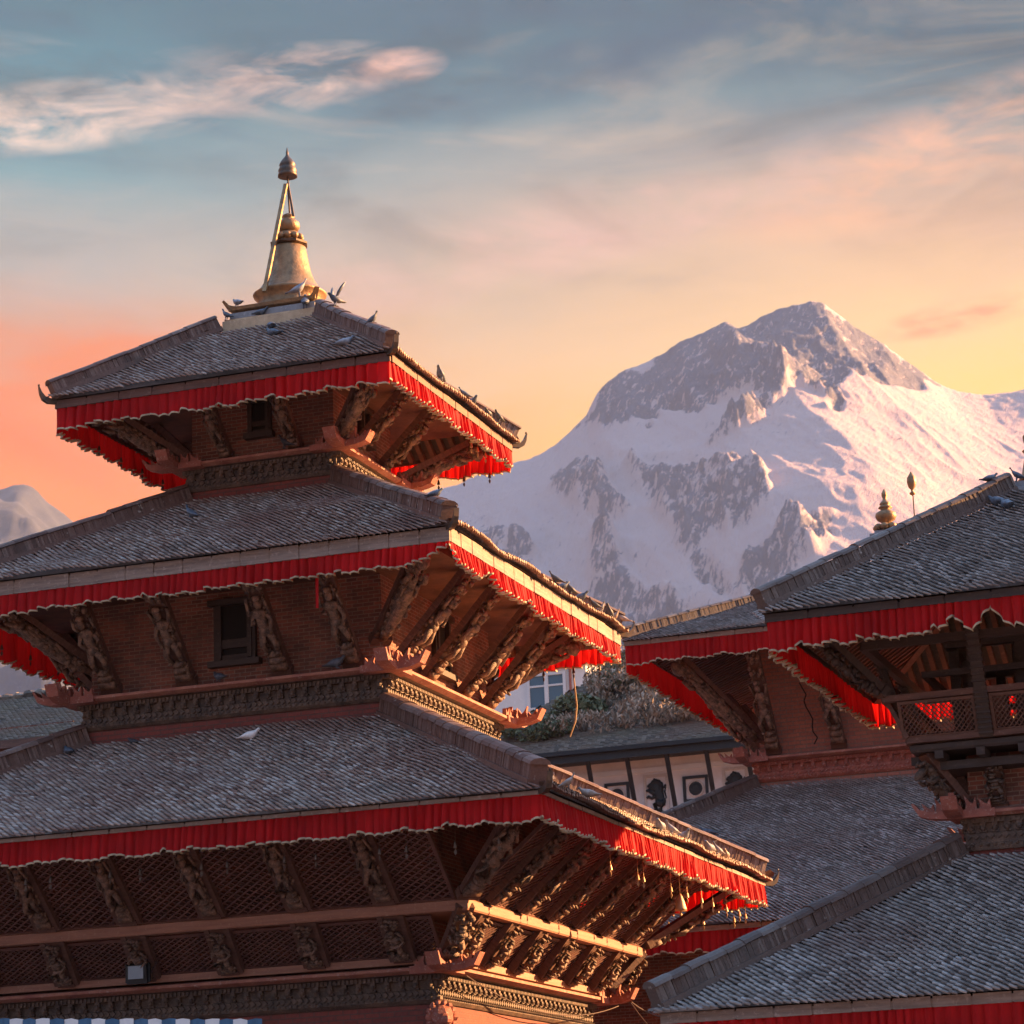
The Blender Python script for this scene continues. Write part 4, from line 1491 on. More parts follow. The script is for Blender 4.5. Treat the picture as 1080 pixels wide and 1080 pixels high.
for k in range(4):
    for u in (-1.0, .75):
        pw = MB()
        pw.obox(S(k, u, 1.32, 9.55), S(k, .36, 0, 0), S(k, 0, .08, 0), (0, 0, .42))
        pw.build('brick_parapet', 'brick', N_)
kb = StrutKit(0.78, 0.26, 911, m2='carved_dark')
kbc = StrutKit(1.12, 0.24, 912, True, m2='carved_dark')
for k in range(4):
    for u in (-.92, .92):
        place_on(kb.get(N_), k, u, 1.46, 8.10, 1.70, 8.84, N_)
kq = StrutKit(1.75, 0.16, 913, m2='timber_dark', m1='timber_dark')
for cn in CORN:
    place_diag(kbc.get(N_), cn, 1.48, 8.12, 2.02, 8.95, N_)
    place_diag(kq.get(N_), cn, 2.50, 9.92, 3.40, 10.95, N_)
g = MB()
g.square([(.5, 13.45), (.5, 13.66), (.36, 13.70), (.36, 13.80)])
fb = g.build('finial', 'lead_flashing', N_)
g = MB()
g.lathe([(.34, 13.802), (.36, 13.86), (.28, 13.98), (.24, 14.15), (.20, 14.35), (.24, 14.40), (.12, 14.46), (.2, 14.56), (.21, 14.66), (.1, 14.78), (.02, 15.1)], n=18)
g.build('gold_vase', 'gold', fb, True)
valance('eave_valance', 'red pleated cloth valance with pale hem and two raised notches above the balcony', (NX, NY), 4.00 * NS, nz(11.01), 0.50, 47, arc=0.45, wl=0.17,
        notches=((0, -1.05, .34, .55), (0, -.42, .36, .72)))
valance('eave_valance', 'dull red cloth valance under the lowest tiled roof in the bottom right corner', (NX, NY), 5.63 * NS, nz(4.63), 0.46, 48, arc=0.6, wl=0.17)
fl_ = MB()
fl_.prism([(-.5, 0), (.55, 0), (.45, .10), (-.4, .07)], S(0, -5.25, 5.62, 4.80), (1, 0, 0), (0, 0, 1), (0, 1, 0), .25)
fl_.build('roof_flashing', 'lead_flashing', N_)

# ================================================================== white palace with lion panels
PY = 42.0
P_ = thing('palace_building', 'pale stucco building between the temples with round windows and lion panels under a dark gutter', 'building', (-3, PY, 0))
pb = MB()
pb.box(-9.5, 9.5, 0, 14, 0, 18.0)
pb.build('wall', 'stucco', P_)
pr = MB()
pr.box(-9.7, 9.7, -.32, 0, 15.18, 15.40)
pr.box(-9.6, 9.6, -.20, 0, 15.40, 15.56)
pr.box(-9.55, 9.55, -.05, 0, 17.25, 17.42)
pr.build('string_course', 'white_wall', P_)
ro = MB()
ex0, ex1, ey0, ez0 = -9.6, 10.2, -1.0, 18.0
rx0, rx1, ry, rz_ = -4.2, 8.0, 8.2, 23.1
# tiled slopes: front and left hip as tile rows
rng_ = np.random.default_rng(5)
TV, TQ, tb = [], [], 0
def slope_tiles(p00, p10, p01, p11, tw, tc):
    """tile rows between an eave p00-p10 and a ridge p01-p11"""
    global tb
    p00, p10, p01, p11 = (np.array(a, float) for a in (p00, p10, p01, p11))
    up_ = ((p01 + p11) - (p00 + p10)) / 2
    e = p10 - p00
    e /= np.linalg.norm(e)
    up_ = up_ - e * (up_ @ e)
    L = np.linalg.norm(up_)
    up_ /= L
    nz_ = np.cross(e, up_)
    rows = int(L / tc)
    for j in range(rows):
        t = j / rows
        A = p00 + (p01 - p00) * t
        B = p10 + (p11 - p10) * t
        n = int(np.linalg.norm(B - A) / tw)
        for i in range(n):
            c = A + e * (i + (.42 * j) % 1) * tw + nz_ * rng_.normal(0.01, .008)
            P = []
            for du, hl in ((-.5, .04), (0, .025), (.46, .004)):
                for v, h in ((1.2 * tc, .0), (0, .035), (0, -.02)):
                    P.append(c + e * du * tw + up_ * v + nz_ * (h + hl))
            TV.extend(P)
            for x in ((1, 4, 3, 0), (4, 7, 6, 3), (2, 5, 4, 1), (5, 8, 7, 4)):
                TQ.append([tb + y for y in x])
            tb += 9
slope_tiles((ex0, ey0, ez0), (ex1, ey0, ez0), (rx0, ry, rz_), (rx1, ry, rz_), .17, .15)
slope_tiles((ex0, 15, ez0), (ex0, ey0, ez0), (rx0, ry + .5, rz_), (rx0, ry, rz_), .3, .26)
for q_ in (((ex0, ey0, ez0), (ex1, ey0, ez0), (rx1, ry, rz_), (rx0, ry, rz_)), ((ex0, 15, ez0), (ex0, ey0, ez0), (rx0, ry, rz_), (rx0, ry + .5, rz_)),
           ((ex1, 15, ez0), (ex0, 15, ez0), (rx0, ry + .5, rz_), (rx1, ry + .5, rz_)), ((ex1, ey0, ez0), (ex1, 15, ez0), (rx1, ry + .5, rz_), (rx1, ry, rz_))):
    TV.extend([np.array(a, float) for a in q_])
    TQ.append([tb, tb + 1, tb + 2, tb + 3])
    tb += 4
rf_ = mesh_np('roof', np.array(TV), np.array(TQ), 'tile_mossy', P_)
gt = MB()
gt.box(-9.75, 10.3, -1.16, -1.0, 17.66, 18.06)
gt.box(-9.75, 10.3, -1.30, -1.162, 17.93, 18.08)
gt.box(-9.75, 10.3, -1.0, .3, 17.72, 17.80)
gt.build('gutter', 'black_paint', rf_)
for i in range(13):
    x0 = -2.0 - 1.45 * 5 + 1.45 * i
    b_ = MB()
    b_.bar((x0, -.06, 15.55), (x0 - .02, -1.02, 17.70), .14, .12)
    b_.build('eave_strut', 'black_paint', P_)
    xc = x0 + .72
    if i % 2 == 0:
        f_ = MB()
        for a, b, c, d in ((-.46, .46, -.46, -.36), (-.46, .46, .36, .46), (-.46, -.36, -.36, .36), (.36, .46, -.36, .36)):
            f_.box(xc + a, xc + b, -.07, 0.0, 16.52 + c, 16.52 + d)
        f0 = f_.build('round_window', 'black_paint', P_)
        f_ = MB()
        f_.lathe([(.31, 0), (.31, .05), (.25, .06), (.25, 0)], n=24)
        o_ = f_.build('window_ring', 'stucco_trim', f0)
        o_.matrix_local = Matrix.Translation((xc, 0, 16.52)) @ Matrix.Rotation(rad(90), 4, 'X')
        f_ = MB()
        f_.lathe([(.25, 0), (.25, .03), (.17, .032), (.15, .045), (.05, .045)], n=24)
        o_ = f_.build('dark_disc', 'black_paint', f0)
        o_.matrix_local = Matrix.Translation((xc, 0, 16.52)) @ Matrix.Rotation(rad(90), 4, 'X')
    else:
        f_ = MB()
        for a, b, c, d in ((-.46, -.36, -.85, .72), (.36, .46, -.85, .72), (-.36, .36, .62, .72), (-.36, .36, -.85, -.77)):
            f_.box(xc + a, xc + b, -.05, 0.0, 16.44 + c, 16.44 + d)
        f0 = f_.build('lion_panel', 'stucco_trim', P_)
        l_ = MB()
        Y0, q = -.03, 1.12
        zc = 16.40
        def le(x, z, rx, rz, rot=0, j=0.0):
            l_.ell((xc + x * q, Y0, zc + z * q), (rx * q, .055, rz * q), 12, 8, np.array(Matrix.Rotation(rad(rot), 3, 'Y')), j)
        le(.07, .02, .17, .34, -16)
        le(.12, -.20, .18, .18)
        for i in range(12):
            an = rad(30 * i)
            le(.0 + .17 * math.cos(an), .24 + .20 * math.sin(an), .085, .085, 0, .1)
        le(.0, .24, .18, .21)
        le(-.17, .33, .10, .075, 15)
        le(-.25, .31, .05, .05)
        le(-.19, .25, .07, .022, -10)
        le(-.05, .50, .04, .055)
        for pts, r0 in ((((-.02, .14), (-.17, .10), (-.27, .19), (-.33, .16)), .055), (((.0, .0), (-.16, -.08), (-.26, -.02), (-.32, -.06)), .055),
                        (((.08, -.16), (-.08, -.28), (-.03, -.44), (-.16, -.48)), .075), (((.16, -.16), (.20, -.32), (.12, -.46), (-.0, -.49)), .08),
                        (((.20, -.20), (.33, -.10), (.27, .10), (.33, .24)), .032)):
            l_.tube([(xc + a_ * q, Y0, zc + b_ * q) for a_, b_ in pts], [r0 * q] * (len(pts) - 1) + [r0 * q * .75], 7)
        le(.30, .27, .05, .075, 20, .1)
        le(-.12, -.53, .16, .045, 0, .15)
        le(.10, -.53, .14, .045, 0, .15)
        l_.build('lion_relief', 'black_paint', f0, True)

# ================================================================== foliage
def crown(mb_name, lumps, n, size, m, parent, seed, wisp=0.0):
    """leaf sized faces scattered through a set of lumps"""
    rng = np.random.default_rng(seed)
    V = []
    vol = np.array([r[0] * r[1] * r[2] for _, r in lumps]) ** .8
    cnt = (n * vol / vol.sum()).astype(int)
    for (c, r), k in zip(lumps, cnt):
        d = rng.normal(size=(k, 3))
        d /= np.linalg.norm(d, axis=1, keepdims=True)
        q = rng.uniform(.35, 1.08, (k, 1)) ** .5
        ctr = np.array(c) + d * q * np.array(r)
        keep = vnoise(ctr[:, 0] * 1.6 + ctr[:, 1], ctr[:, 2] * 1.9, seed) > .28
        ctr = ctr[keep]
        k = len(ctr)
        a = rng.normal(size=(k, 3))
        a /= np.linalg.norm(a, axis=1, keepdims=True)
        if wisp:
            a[:, 2] = np.abs(a[:, 2]) + wisp
            a /= np.linalg.norm(a, axis=1, keepdims=True)
        b = np.cross(a, rng.normal(size=(k, 3)))
        b /= np.linalg.norm(b, axis=1, keepdims=True)
        s = size * rng.uniform(.5, 1.4, (k, 1))
        wd = .28 if wisp else .5
        V.append(np.stack([ctr - a * s, ctr + b * s * wd, ctr + a * s, ctr - b * s * wd], 1).reshape(-1, 3))
    V = np.concatenate(V)
    return mesh_np(mb_name, V, np.arange(len(V)).reshape(-1, 4), m, parent)


def roofz(y):
    return 18.05 + (y - 41.0) * (5.1 / 9.2)


def bush(label, lumps, n, size, m, seed, wisp=0.0):
    c0 = np.mean([c for c, _ in lumps], axis=0)
    base = (c0[0], c0[1], roofz(c0[1]) - .02)
    b = thing('bush', label, 'bush', base)
    L2 = [(np.array(c) - np.array(base), r) for c, r in lumps]
    crown('foliage', L2, n, size, m, b, seed, wisp)
    st_ = MB()
    rr = random.Random(seed)
    for c, r in L2:
        for i in range(7):
            e = np.array(c) + np.array([rr.uniform(-.8, .8) * r[0], rr.uniform(-.6, .6) * r[1], rr.uniform(0, .9) * r[2]])
            ft = np.array([c[0] * .9, c[1], roofz(base[1] + c[1]) - base[2] - .05])
            md = (ft + e) / 2 + np.array([rr.uniform(-.2, .2), 0, .1])
            st_.tube([ft, md, e], [.03, .02, .006], 5)
    st_.build('stems', 'bark', b)


def on_roof(x, y, h):
    return (x, y, roofz(y) + h)


bush('green leafy bush growing on the palace roof below the white-framed window', [(on_roof(-9.0, 42.8, .25), (1.4, 1.0, .55)), (on_roof(-7.9, 44.3, .3), (1.2, 1.1, .6)), (on_roof(-6.9, 46.6, .45), (1.0, 1.0, .6))], 5200, .10, 'leaf_green', 71)
bush('dark brown tangled bush in the middle of the palace roof', [(on_roof(-7.2, 42.9, .25), (1.7, 1.1, .5)), (on_roof(-6.2, 45.4, .5), (1.5, 1.4, .9)), (on_roof(-5.2, 46.9, .6), (1.5, 1.3, .9)), (on_roof(-5.6, 48.6, .5), (1.4, .9, .7)), (on_roof(-6.6, 47.9, .9), (1.1, .9, .95)), (on_roof(-7.3, 46.6, .5), (.9, .9, .8))], 9000, .10, 'leaf_brown', 72, .4)
bush('pale straw-coloured dry bush on the palace roof above the gutter', [(on_roof(-4.6, 43.2, .35), (1.6, 1.2, .7)), (on_roof(-4.4, 44.6, .5), (1.4, 1.3, .95)), (on_roof(-3.5, 46.0, .5), (1.4, 1.3, .9)), (on_roof(-4.4, 47.6, .5), (1.2, 1.0, .7))], 8500, .11, 'leaf_dry', 73, .6)
bush('low greyish dry bush on the palace roof beside the brick temple corner', [(on_roof(-2.0, 43.2, .25), (1.6, 1.3, .55)), (on_roof(-1.2, 46.2, .4), (1.6, 1.3, .6)), (on_roof(-2.4, 48.2, .4), (1.6, 1.0, .6)), (on_roof(-3.6, 43.2, .2), (1.3, .9, .45))], 8200, .09, 'leaf_brown', 74, .4)


def tree(label, x, y, z, h, seed):
    t = thing('tree', label, 'tree', (x, y, z))
    tr = MB()
    tr.tube([(0, 0, -1), (.1, 0, h * .4), (0, .1, h * .8)], [.3, .2, .08], 7)
    rr = random.Random(seed)
    lumps = []
    for i in range(7):
        a = rr.uniform(0, 6.28)
        e = (math.cos(a) * h * .2 * rr.random(), math.sin(a) * h * .2 * rr.random(), h * rr.uniform(.5, .95))
        tr.tube([(0, 0, h * .35), e], [.12, .04], 5)
        lumps.append((e, (h * .15, h * .15, h * .12)))
    tr.build('trunk', 'bark', t)
    crown('crown', lumps, 2600, .22, 'leaf_tree', t, seed)


tree('dark tree top showing beyond the sunlit roof corner at centre', -38.4, 150, 39.0, 7.4, 81)
tree('small distant tree just left of the brick temple roof edge', -35.4, 151, 39.2, 7.6, 82)
tree('faint distant tree top above the left end of the brick temple roof', -32.6, 152, 38.8, 7.6, 83)

# ================================================================== white house with window, building at far left
H_ = thing('white_house', 'white walled house behind the bushes with a pale blue framed window', 'house', (-16, 60, 0))
hb = MB()
hb.box(-4, 3.75, 0, 8, 0, 25.15)
hb.box(3.752, 8, .6, 7, 0, 24.9)  # added wing, covers the glaring sunlit side wall
hb.build('wall', 'white_wall', H_)
hb = MB()
hb.box(-4.2, 3.9, -.2, 8.2, 25.152, 25.3)
hb.build('roof', 'stucco_trim', H_)
wf = MB()
wx0, wx1, wz0, wz1 = 1.05, 2.85, 23.35, 24.95
for a, b, c, d in ((wx0, wx1, wz1 - .12, wz1), (wx0, wx1, wz0, wz0 + .12), (wx0, wx0 + .14, wz0 + .12, wz1 - .12), (wx1 - .14, wx1, wz0 + .12, wz1 - .12),
                   ((wx0 + wx1) / 2 - .09, (wx0 + wx1) / 2 + .09, wz0 + .12, wz1 - .12)):
    wf.box(a, b, -.09, 0, c, d)
wf.box(wx0 + .14, (wx0 + wx1) / 2 - .09, -.07, 0, wz0 + 1.0, wz0 + 1.08)
wf.box((wx0 + wx1) / 2 + .09, wx1 - .14, -.07, 0, wz0 + 1.0, wz0 + 1.08)
wf_ = wf.build('window', 'frame_white', H_)
wf = MB()
wf.box(wx0 + .1, wx1 - .1, -.03, -.012, wz0 + .1, wz1 - .1)
wf.build('pane', 'glass_dark', wf_)
dp = MB()
dp.tube([(3.05, -.08, 10), (3.05, -.08, 25.1)], .06, 8)
dp.build('drainpipe', 'terracotta', H_)

L_ = thing('mossy_roofed_building', 'low building at far left with a mossy tiled roof, half hidden by the pagoda', 'building', (-22, 20, 0))
lb = MB()
lb.box(-9, 8.6, -4.5, 5, 0, 15.8)
lb.build('wall', 'brick', L_)
TV, TQ, tb = [], [], 0
slope_tiles((-9.6, -6, 15.1), (9.6, -6, 15.1), (-9.6, 0.2, 17.6), (7.6, 0.2, 17.6), .16, .14)
TV.extend([np.array(a, float) for a in ((-9.6, -6, 15.1), (9.6, -6, 15.1), (7.6, .2, 17.6), (-9.6, .2, 17.6), (9.6, -6, 15.1), (9.6, 6, 15.1), (7.6, .3, 17.6), (7.6, .2, 17.6), (9.6, 6, 15.1), (-9.6, 6, 15.1), (-9.6, .2, 17.6), (7.6, .3, 17.6))])
TQ += [[tb, tb + 1, tb + 2, tb + 3], [tb + 4, tb + 5, tb + 6, tb + 7], [tb + 8, tb + 9, tb + 10, tb + 11]]
lr = mesh_np('roof', np.array(TV), np.array(TQ), 'tile_mossy', L_)
rg = MB()
for i in range(46):
    rg.ell((-9.4 + i * .37, .2, 17.66 + .03 * math.sin(i)), (.24, .2, .17), 7, 5, None, .1)
rg.build('ridge', 'tile_mossy', lr)
fb_ = MB()
fb_.box(-9.7, 9.7, -6.12, -6.0, 14.9, 15.12)
fb_.build('fascia_board', 'timber', lr)

# ================================================================== small things hung on or standing by the temples
lampo = thing('floodlight', 'square black floodlight with a pale glass front fixed above the pagoda cornice', 'floodlight', (-1.1, -5.12, 6.42))
g = MB()
g.obox((0, -.10, .17), (.21, 0, 0), (0, .085, .03), (0, -.03, .17), 1.0)
g.box(-.25, .25, -.13, -.09, .0, .34)
g.build('housing', 'black_paint', lampo)
g = MB()
g.box(-.155, .155, -.215, -.19, .06, .30)
g.build('glass_front', 'lamp_glass', lampo)
g = MB()
g.tube([(-.24, -.05, .2), (-.31, .0, .34), (-.2, .08, .42)], .018, 6)
g.tube([(.24, -.05, .2), (.33, .0, .36), (.2, .08, .46)], .018, 6)
g.box(-.33, .33, -.01, .02, .32, .36)
g.box(-.06, .06, -.06, .02, -.02, .36)
g.build('bracket', 'cable_rubber', lampo)


def bell_mesh(lng):
    g = MB()
    g.tube([(0, 0, 0), (0.004, 0, -lng)], .004, 5)
    g.lathe([(.036, -lng - .11), (.033, -lng - .09), (.025, -lng - .05), (.020, -lng - .02), (.008, -lng)], n=10)
    return g


def leaf_mesh(lng):
    g = MB()
    z = -lng - .11
    g.tube([(0, 0, z + .04), (0, 0, z - .03)], .005, 5)
    g.prism([(0, 0), (.026, -.04), (.022, -.07), (0, -.11), (-.022, -.07), (-.026, -.04)], (0, 0, z - .02), (1, 0, 0), (0, 0, 1), (0, 1, 0), .008)
    return g


def hang_bells(k, us, r, zt, lng, label, group, m='brass', off=(0, 0)):
    b0 = None
    for i, u in enumerate(us):
        p = S(k, u, r, zt)
        o = thing('wind_bell', label, 'bell', (p[0] + off[0], p[1] + off[1], p[2]), rad(random.uniform(-40, 40)), group)
        if b0 is None:
            a = bell_mesh(lng).build('bell', m, o)
            b = leaf_mesh(lng).build('clapper', m, o)
            b0 = (a, b)
        else:
            for c in b0:
                d = c.copy()
                COL.objects.link(d)
                d.parent = o


hang_bells(0, [-7.0, -6.2, -5.4, -4.9, -3.9, -3.3, -2.2, -1.7, -.5, .1, 1.3, 1.8, 2.9, 3.5, 4.7, 5.2, 6.1, 6.9], 7.52, 8.80, .60, 'small dull bell hanging behind the shaded front valance of the lowest roof', 'bells inside the front of the lowest eave', 'bronze')
hang_bells(1, [-3.07, -1.3, -.91, 1.0, 2.19, 3.3, 4.18, 5.3, 6.37, 6.9], 7.52, 8.80, .62, 'small sunlit bell hanging inside the right-hand side of the lowest eave', 'bells inside the right of the lowest eave')
hang_bells(2, [-7.1, -6.4, -5.6, -4.7], 7.52, 8.80, .62, 'small dark bell hanging at the far side of the lowest eave', 'bells at the back of the lowest eave')
hang_bells(2, [-3.2, -2.6, -2.0, -1.3], 3.45, 18.34, .50, 'dark bell in silhouette against the rear red valance of the topmost roof', 'bells at the back of the topmost eave', 'bronze')
hang_bells(1, [1.6, 2.0, 2.5], 3.45, 18.34, .30, 'pale sunlit bell hanging inside the right-hand side of the topmost eave', 'bells inside the right of the topmost eave')
hang_bells(3, [-2.6, -1.7, -.8, .2, 1.2, 2.2], 3.45, 18.34, .45, 'dark bell in front of the left-hand red valance of the topmost roof', 'bells at the left of the topmost eave', 'bronze')
hang_bells(3, [-4.6, -3.6, -2.6, -1.5, -.4, .8, 2.0, 3.2], 5.15, 14.06, .42, 'dark bell in front of the left-hand red valance of the middle roof', 'bells at the left of the middle eave', 'bronze')
hang_bells(2, [-5.0, -4.4, -3.7], 5.15, 14.06, .42, 'dark bell hanging at the sunlit rear corner of the middle roof', 'bells at the back of the middle eave', 'bronze')
big = thing('tassel_bell', 'larger orange tassel-shaped bell hanging under the sunlit lowest eave', 'bell', (7.5, 1.72, 8.86))
g = MB()
g.tube([(0, 0, 0), (0, 0, -.78)], .008, 5)
g.lathe([(.13, -1.10), (.12, -1.05), (.085, -.92), (.05, -.82), (.02, -.76)], n=12)
g.build('bell', 'brass', big, True)
g = MB()
g.tube([(0, 0, -1.04), (0, 0, -1.17)], .01, 5)
g.ell((0, 0, -1.18), (.03, .03, .03), 6, 4)
g.build('clapper', 'brass', big)

aw = thing('awning', 'blue and white striped canvas edge along the bottom left of the picture', 'awning', (-.9, -10.0, 0))
for i in range(34):
    x0 = -4.4 + i * .26
    g = MB()
    zz = 5.74
    g.prism([(0, -.5), (.258, -.5), (.258, -.012 * (i % 3)), (.13, .012), (0, -.012 * (i % 2))], (x0, .02 * math.sin(i * 1.3), zz + (x0 + 4.4) * -.062), (1, 0, 0), (0, 0, 1), (0, 1, 0), .012)
    g.build('canvas_stripe', 'blue_cloth' if i % 2 else 'white_wall', aw)
for x0 in (-4.3, 4.3):
    g = MB()
    g.tube([(x0, .1, 0), (x0, .1, 5.0)], .04, 8)
    g.build('pole', 'black_paint', aw)

rb = MB()
rb.prism([(-.03, 0), (.03, 0), (.015, -.62), (-.035, -.62)], (0, 0, 0), (1, 0, 0), (0, 0, 1), (0, 1, 0), .012)
tag(rb.build('red_ribbon', 'red_cloth', loc=(2.72, -5.33, 13.74)), 'thin bright red ribbon dangling below the middle front valance', 'ribbon')
rb = MB()
rb.tube([(0, 0, 0), (.03, 0, -.5), (.05, .02, -.9), (.0, .02, -1.25), (-.13, 0, -1.58)], [.012, .018, .02, .02, .012], 6)
tag(rb.build('frayed_cord', 'cord', loc=(4.35, 5.25, 13.72)), 'frayed straw-coloured cord hanging from the rear corner of the middle roof', 'cord')


def sag(a, b, s, r=.016, n=18):
    a, b = np.array(a, float), np.array(b, float)
    g = MB()
    g.tube([a + (b - a) * t - np.array([0, 0, 4 * s * t * (1 - t)]) for t in np.linspace(0, 1, n)], r, 5)
    return g


tag(sag((5.25, 5.5, 6.32), (6.3, 11.55, 8.0), .9).build('cable', 'cable_rubber'), 'dark cable sagging from the pagoda cornice up to the red valance behind', 'cable')
tag(sag((5.25, 5.45, 6.30), (10.9, -3.2, 4.85), 1.0).build('cable', 'cable_rubber'), 'thin cable dropping from the pagoda cornice towards the bottom right roof', 'cable')
tag(sag((5.02, -4.2, 6.22), (5.02, 5.3, 6.24), .42, .010).build('cable', 'cable_rubber'), 'cable looping in a shallow curve along the sunlit cornice of the pagoda', 'cable')

# ================================================================== pigeons
def pigeon_mesh(pose):
    """one closed body: tail, body with folded wings, neck, head"""
    if pose == 'perch':
        sp = [(-.20, .045, .030, .008), (-.15, .06, .036, .012), (-.10, .085, .050, .032), (-.05, .105, .062, .052), (0, .125, .066, .062), (.045, .155, .056, .056), (.07, .19, .038, .040), (.08, .222, .029, .030), (.088, .245, .031, .029), (.10, .262, .022, .020), (.118, .262, .006, .006)]
    elif pose == 'crouch':
        sp = [(-.22, .05, .032, .008), (-.16, .055, .040, .014), (-.10, .068, .060, .042), (-.04, .078, .074, .06), (.03, .085, .070, .062), (.075, .105, .050, .05), (.095, .135, .036, .036), (.108, .155, .031, .030), (.125, .165, .024, .022), (.145, .162, .006, .006)]
    else:
        sp = [(-.21, .10, .045, .008), (-.15, .10, .040, .014), (-.09, .10, .050, .036), (-.03, .11, .060, .052), (.03, .125, .060, .056), (.075, .15, .044, .046), (.10, .175, .032, .034), (.12, .19, .029, .027), (.14, .195, .02, .018), (.158, .192, .006, .006)]
    g = MB()
    n = 10
    vs, fs = [], []
    for (y, z, a, b) in sp:
        for k in range(n):
            t = 2 * math.pi * k / n
            c_, s_ = math.cos(t), math.sin(t)
            wing = 1.12 if (abs(c_) > .75 and -.17 < y < .02) else 1.0
            vs.append((a * c_ * wing, y, z + b * s_))
    for i in range(len(sp) - 1):
        for k in range(n):
            fs.append((i * n + k, i * n + (k + 1) % n, (i + 1) * n + (k + 1) % n, (i + 1) * n + k))
    fs.append(tuple(range(n - 1, -1, -1)))
    fs.append(tuple((len(sp) - 1) * n + k for k in range(n)))
    g.add(vs, fs)
    if pose == 'flap':
        for s_ in (-1, 1):
            pl_ = [(.03, .04), (.10, .16), (.17, .30), (.10, .27), (.02, .20), (-.04, .12), (-.06, .02)]
            g.prism(pl_, (s_ * .045, 0, .13), (0, -.55, .0), (s_ * .42, 0, .9), (s_, 0, 0), .014)
    for s_ in (-1, 1):
        g.tube([(s_ * .025, .0, .075 if pose != 'flap' else .08), (s_ * .026, .012, .0)], [.014, .007], 5)
        g.box(s_ * .026 - .011, s_ * .026 + .011, -.005, .042, -.003, .006)
    return g


PM = {p: pigeon_mesh(p) for p in ('perch', 'crouch', 'flap')}
PD = {}


def pigeon(pos, yaw, label, col='slate', pose='perch', s=1.0, group='pigeons on the temple roofs'):
    key = (col, pose)
    if key not in PD:
        o = PM[pose].build('pigeon', 'pigeon_' + col, None, True)
        PD[key] = o
    else:
        o = PD[key].copy()
        COL.objects.link(o)
    o.location = pos
    o.rotation_euler = (0, 0, rad(yaw))
    o.scale = (s, s, s)
    tag(o, label, 'pigeon', group)


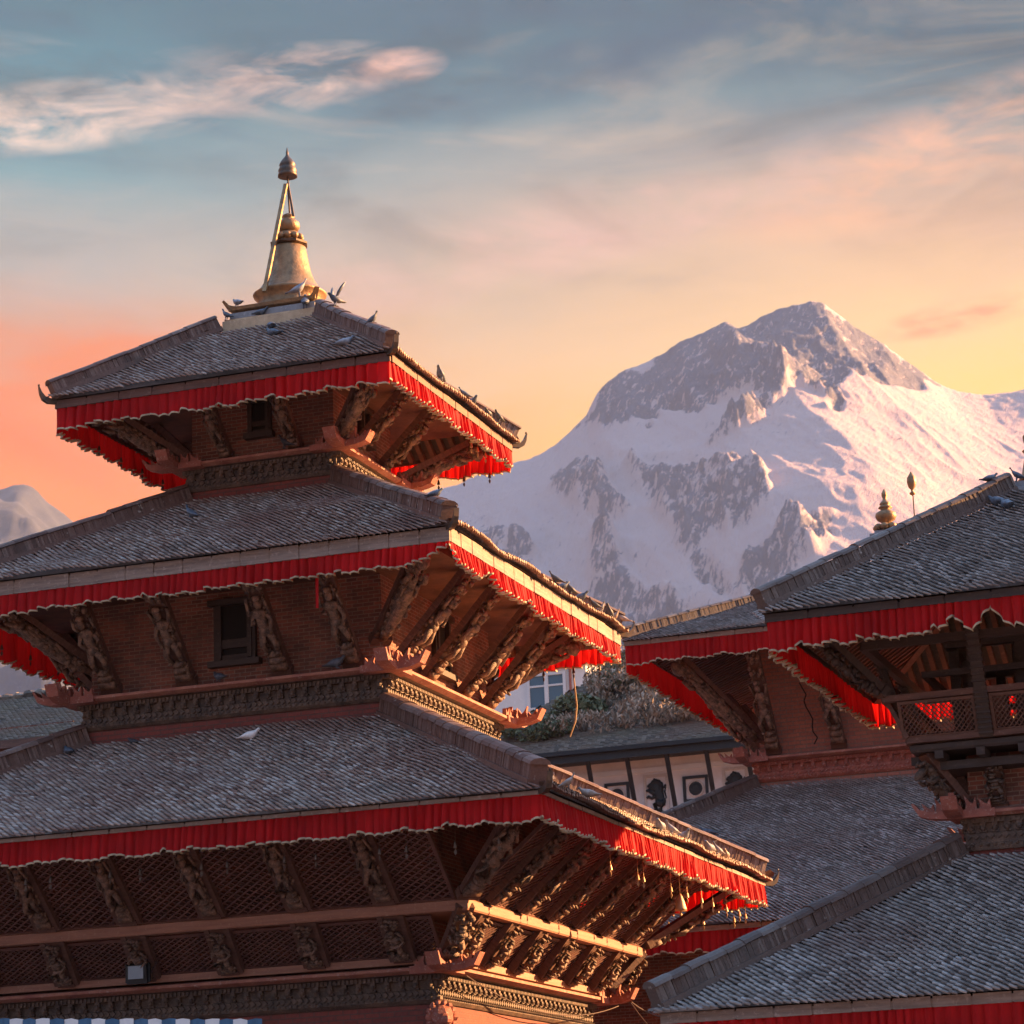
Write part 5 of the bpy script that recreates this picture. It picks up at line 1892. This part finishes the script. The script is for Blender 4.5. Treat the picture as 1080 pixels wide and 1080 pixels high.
# yaw 0 looks towards +Y; about 70 looks left, -110 looks right from the camera
for args in (
    ((-1.02, -1.06, 20.64), 75, 'pigeon facing left at the left end of the cream plinth under the golden spire'),
    ((-.80, -.99, 20.95), 60, 'pigeon with a white patch sitting on the gilded step left of the spire', 'pale', 'crouch'),
    ((-.22, -1.02, 20.64), -80, 'dark pigeon in front of the gilded step below the golden pole', 'slate', 'crouch'),
    ((.62, -.95, 20.95), -60, 'large pale pigeon perched against the right side of the spire base', 'pale', 'perch', 1.5),
    ((.80, -1.07, 20.64), 20, 'slate pigeon on the cream plinth directly below the large pale pigeon', 'slate', 'perch', 1.25),
    ((.26, -1.62, 20.07), 30, 'upper of two pigeons on the tiles just below the cream plinth', 'slate', 'crouch', 1.2),
    ((.47, -2.05, 19.76), 70, 'lower of two pigeons on the tiles below the cream plinth', 'slate', 'crouch', 1.25),
    ((1.78, -1.78, 20.32), 150, 'pigeon with raised wings on the right hip of the topmost roof', 'slate', 'flap', 1.25),
    ((3.12, -3.12, 19.30), -100, 'lone pigeon standing near the lower end of the topmost right hip', 'slate', 'perch', 1.05),
    ((2.62, -3.36, 18.85), -70, 'pale-headed pigeon on the tiles near the front right corner of the topmost roof', 'pale', 'crouch', 1.3),
    ((3.84, -1.25, 18.56), 180, 'upright pigeon alone on the sunlit right edge of the topmost roof', 'slate', 'perch', 1.15),
    ((3.84, .15, 18.56), 120, 'first of the pair of pigeons halfway along the right edge of the topmost roof', 'slate', 'perch', .95),
    ((3.84, .68, 18.56), -120, 'second of the pair of pigeons halfway along the right edge of the topmost roof', 'slate', 'crouch', 1.1),
    ((3.80, 1.75, 18.60), 180, 'pigeon low against the ridge on the topmost right eave', 'dark', 'crouch'),
    ((3.72, 2.70, 18.74), 160, 'round dark pigeon near the far corner of the topmost roof', 'dark', 'perch', 1.0),
    ((.63, -1.90, 17.38), 90, 'dark pigeon sitting on the shaded ledge under the topmost eave', 'dark', 'perch', 1.1),
    ((5.05, -5.05, 15.04), -75, 'pigeon flat on the right hip of the middle roof', 'slate', 'crouch', 1.0),
    ((-.93, -3.10, 15.77), 70, 'single pigeon on the tiles high at the left of the middle roof', 'slate', 'perch', 1.25),
    ((2.33, -3.52, 12.33), -90, 'pigeon on the middle ledge beside the corner strut', 'slate', 'crouch', 1.35),
    ((-.17, -3.52, 12.33), 60, 'plump pigeon on the middle ledge under the dark window', 'slate', 'crouch', 1.15),
    ((.72, -4.02, 10.99), -80, 'white pigeon on the tiles of the lowest roof', 'white', 'crouch', 1.3),
    ((-3.32, -3.80, 11.10), 50, 'dark blue pigeon at the far left of the lowest roof tiles', 'slate', 'crouch', 1.2),
    ((-2.05, -3.50, 11.25), 90, 'small dark pigeon at the top of the lowest roof tiles below the red strip', 'dark', 'crouch', .8),
    ((5.58, .42, 14.42), 120, 'topmost pigeon of the row along the sunlit right edge of the middle roof', 'dark', 'perch', 1.1),
    ((5.58, .92, 14.42), -60, 'second pigeon down the row on the middle right eave', 'slate', 'crouch'),
    ((5.58, 1.43, 14.42), 150, 'third pigeon down the row on the middle right eave', 'dark', 'perch', 1.0),
    ((5.58, 2.14, 14.42), -90, 'fourth pigeon down the row on the middle right eave', 'slate', 'crouch', 1.2),
    ((5.58, 3.07, 14.42), 130, 'fifth pigeon down the row on the middle right eave', 'dark', 'perch', 1.0),
    ((5.58, 3.55, 14.42), -110, 'pale pigeon between two dark ones near the lower end of the middle right eave', 'pale', 'perch', 1.0),
    ((5.58, 4.15, 14.42), 180, 'tall upright pigeon near the lower end of the middle right eave', 'dark', 'perch', 1.25),
    ((5.56, 4.62, 14.44), -90, 'brownish pigeon next to last on the middle right eave', 'brown', 'perch', 1.1),
    ((5.50, 5.35, 14.55), 100, 'last pigeon of the row at the far corner of the middle roof', 'brown', 'perch', 1.2),
    ((7.88, -6.55, 9.07), -60, 'brown sunlit pigeon highest on the lowest right eave', 'brown', 'perch', 1.1),
    ((7.88, -5.45, 9.06), 100, 'second sunlit pigeon on the lowest right eave, in front of the lion panels', 'brown', 'crouch', 1.2),
    ((7.80, -.55, 9.08), 180, 'grey pigeon first of three spaced along the sunlit lowest eave', 'pale', 'crouch', 1.25),
    ((7.80, .26, 9.08), 140, 'pale pigeon second of three spaced along the sunlit lowest eave', 'pale', 'perch', 1.1),
    ((7.80, 1.16, 9.08), -120, 'pale pigeon third of three spaced along the sunlit lowest eave', 'pale', 'crouch', 1.25),
    ((7.78, 3.15, 9.08), 170, 'left one of three huddled pigeons near the far corner of the lowest eave', 'pale', 'crouch', 1.25),
    ((7.78, 3.82, 9.08), 150, 'middle one of three huddled pigeons near the far corner of the lowest eave', 'pale', 'perch', 1.05),
    ((7.78, 4.45, 9.08), 190, 'right one of three huddled pigeons near the far corner of the lowest eave', 'brown', 'crouch', 1.15),
    ((NX - .63, NY - 1.10, nz(13.23)), 60, 'upper slate pigeon on the tiles near the top of the balcony temple roof', 'slate', 'crouch', 1.25),
    ((NX - .42, NY - 1.36, nz(13.08)), 30, 'lower slate pigeon on the tiles near the top of the balcony temple roof', 'slate', 'crouch', 1.35),
    ((NX - .75, NY - .75, nz(13.74)), -60, 'pigeon standing on the ridge near the top of the balcony temple', 'slate', 'crouch', 1.0),
    ((NX - .34, NY - .35, nz(13.80)), 90, 'pigeon beside the finial at the right edge of the picture', 'slate', 'perch', 1.0),
    ((4.24, 16.45, 11.27), 100, 'dark pigeon alone on the broad grey roof behind the sunlit eave', 'slate', 'crouch', 1.3),
):
    pigeon(*args)
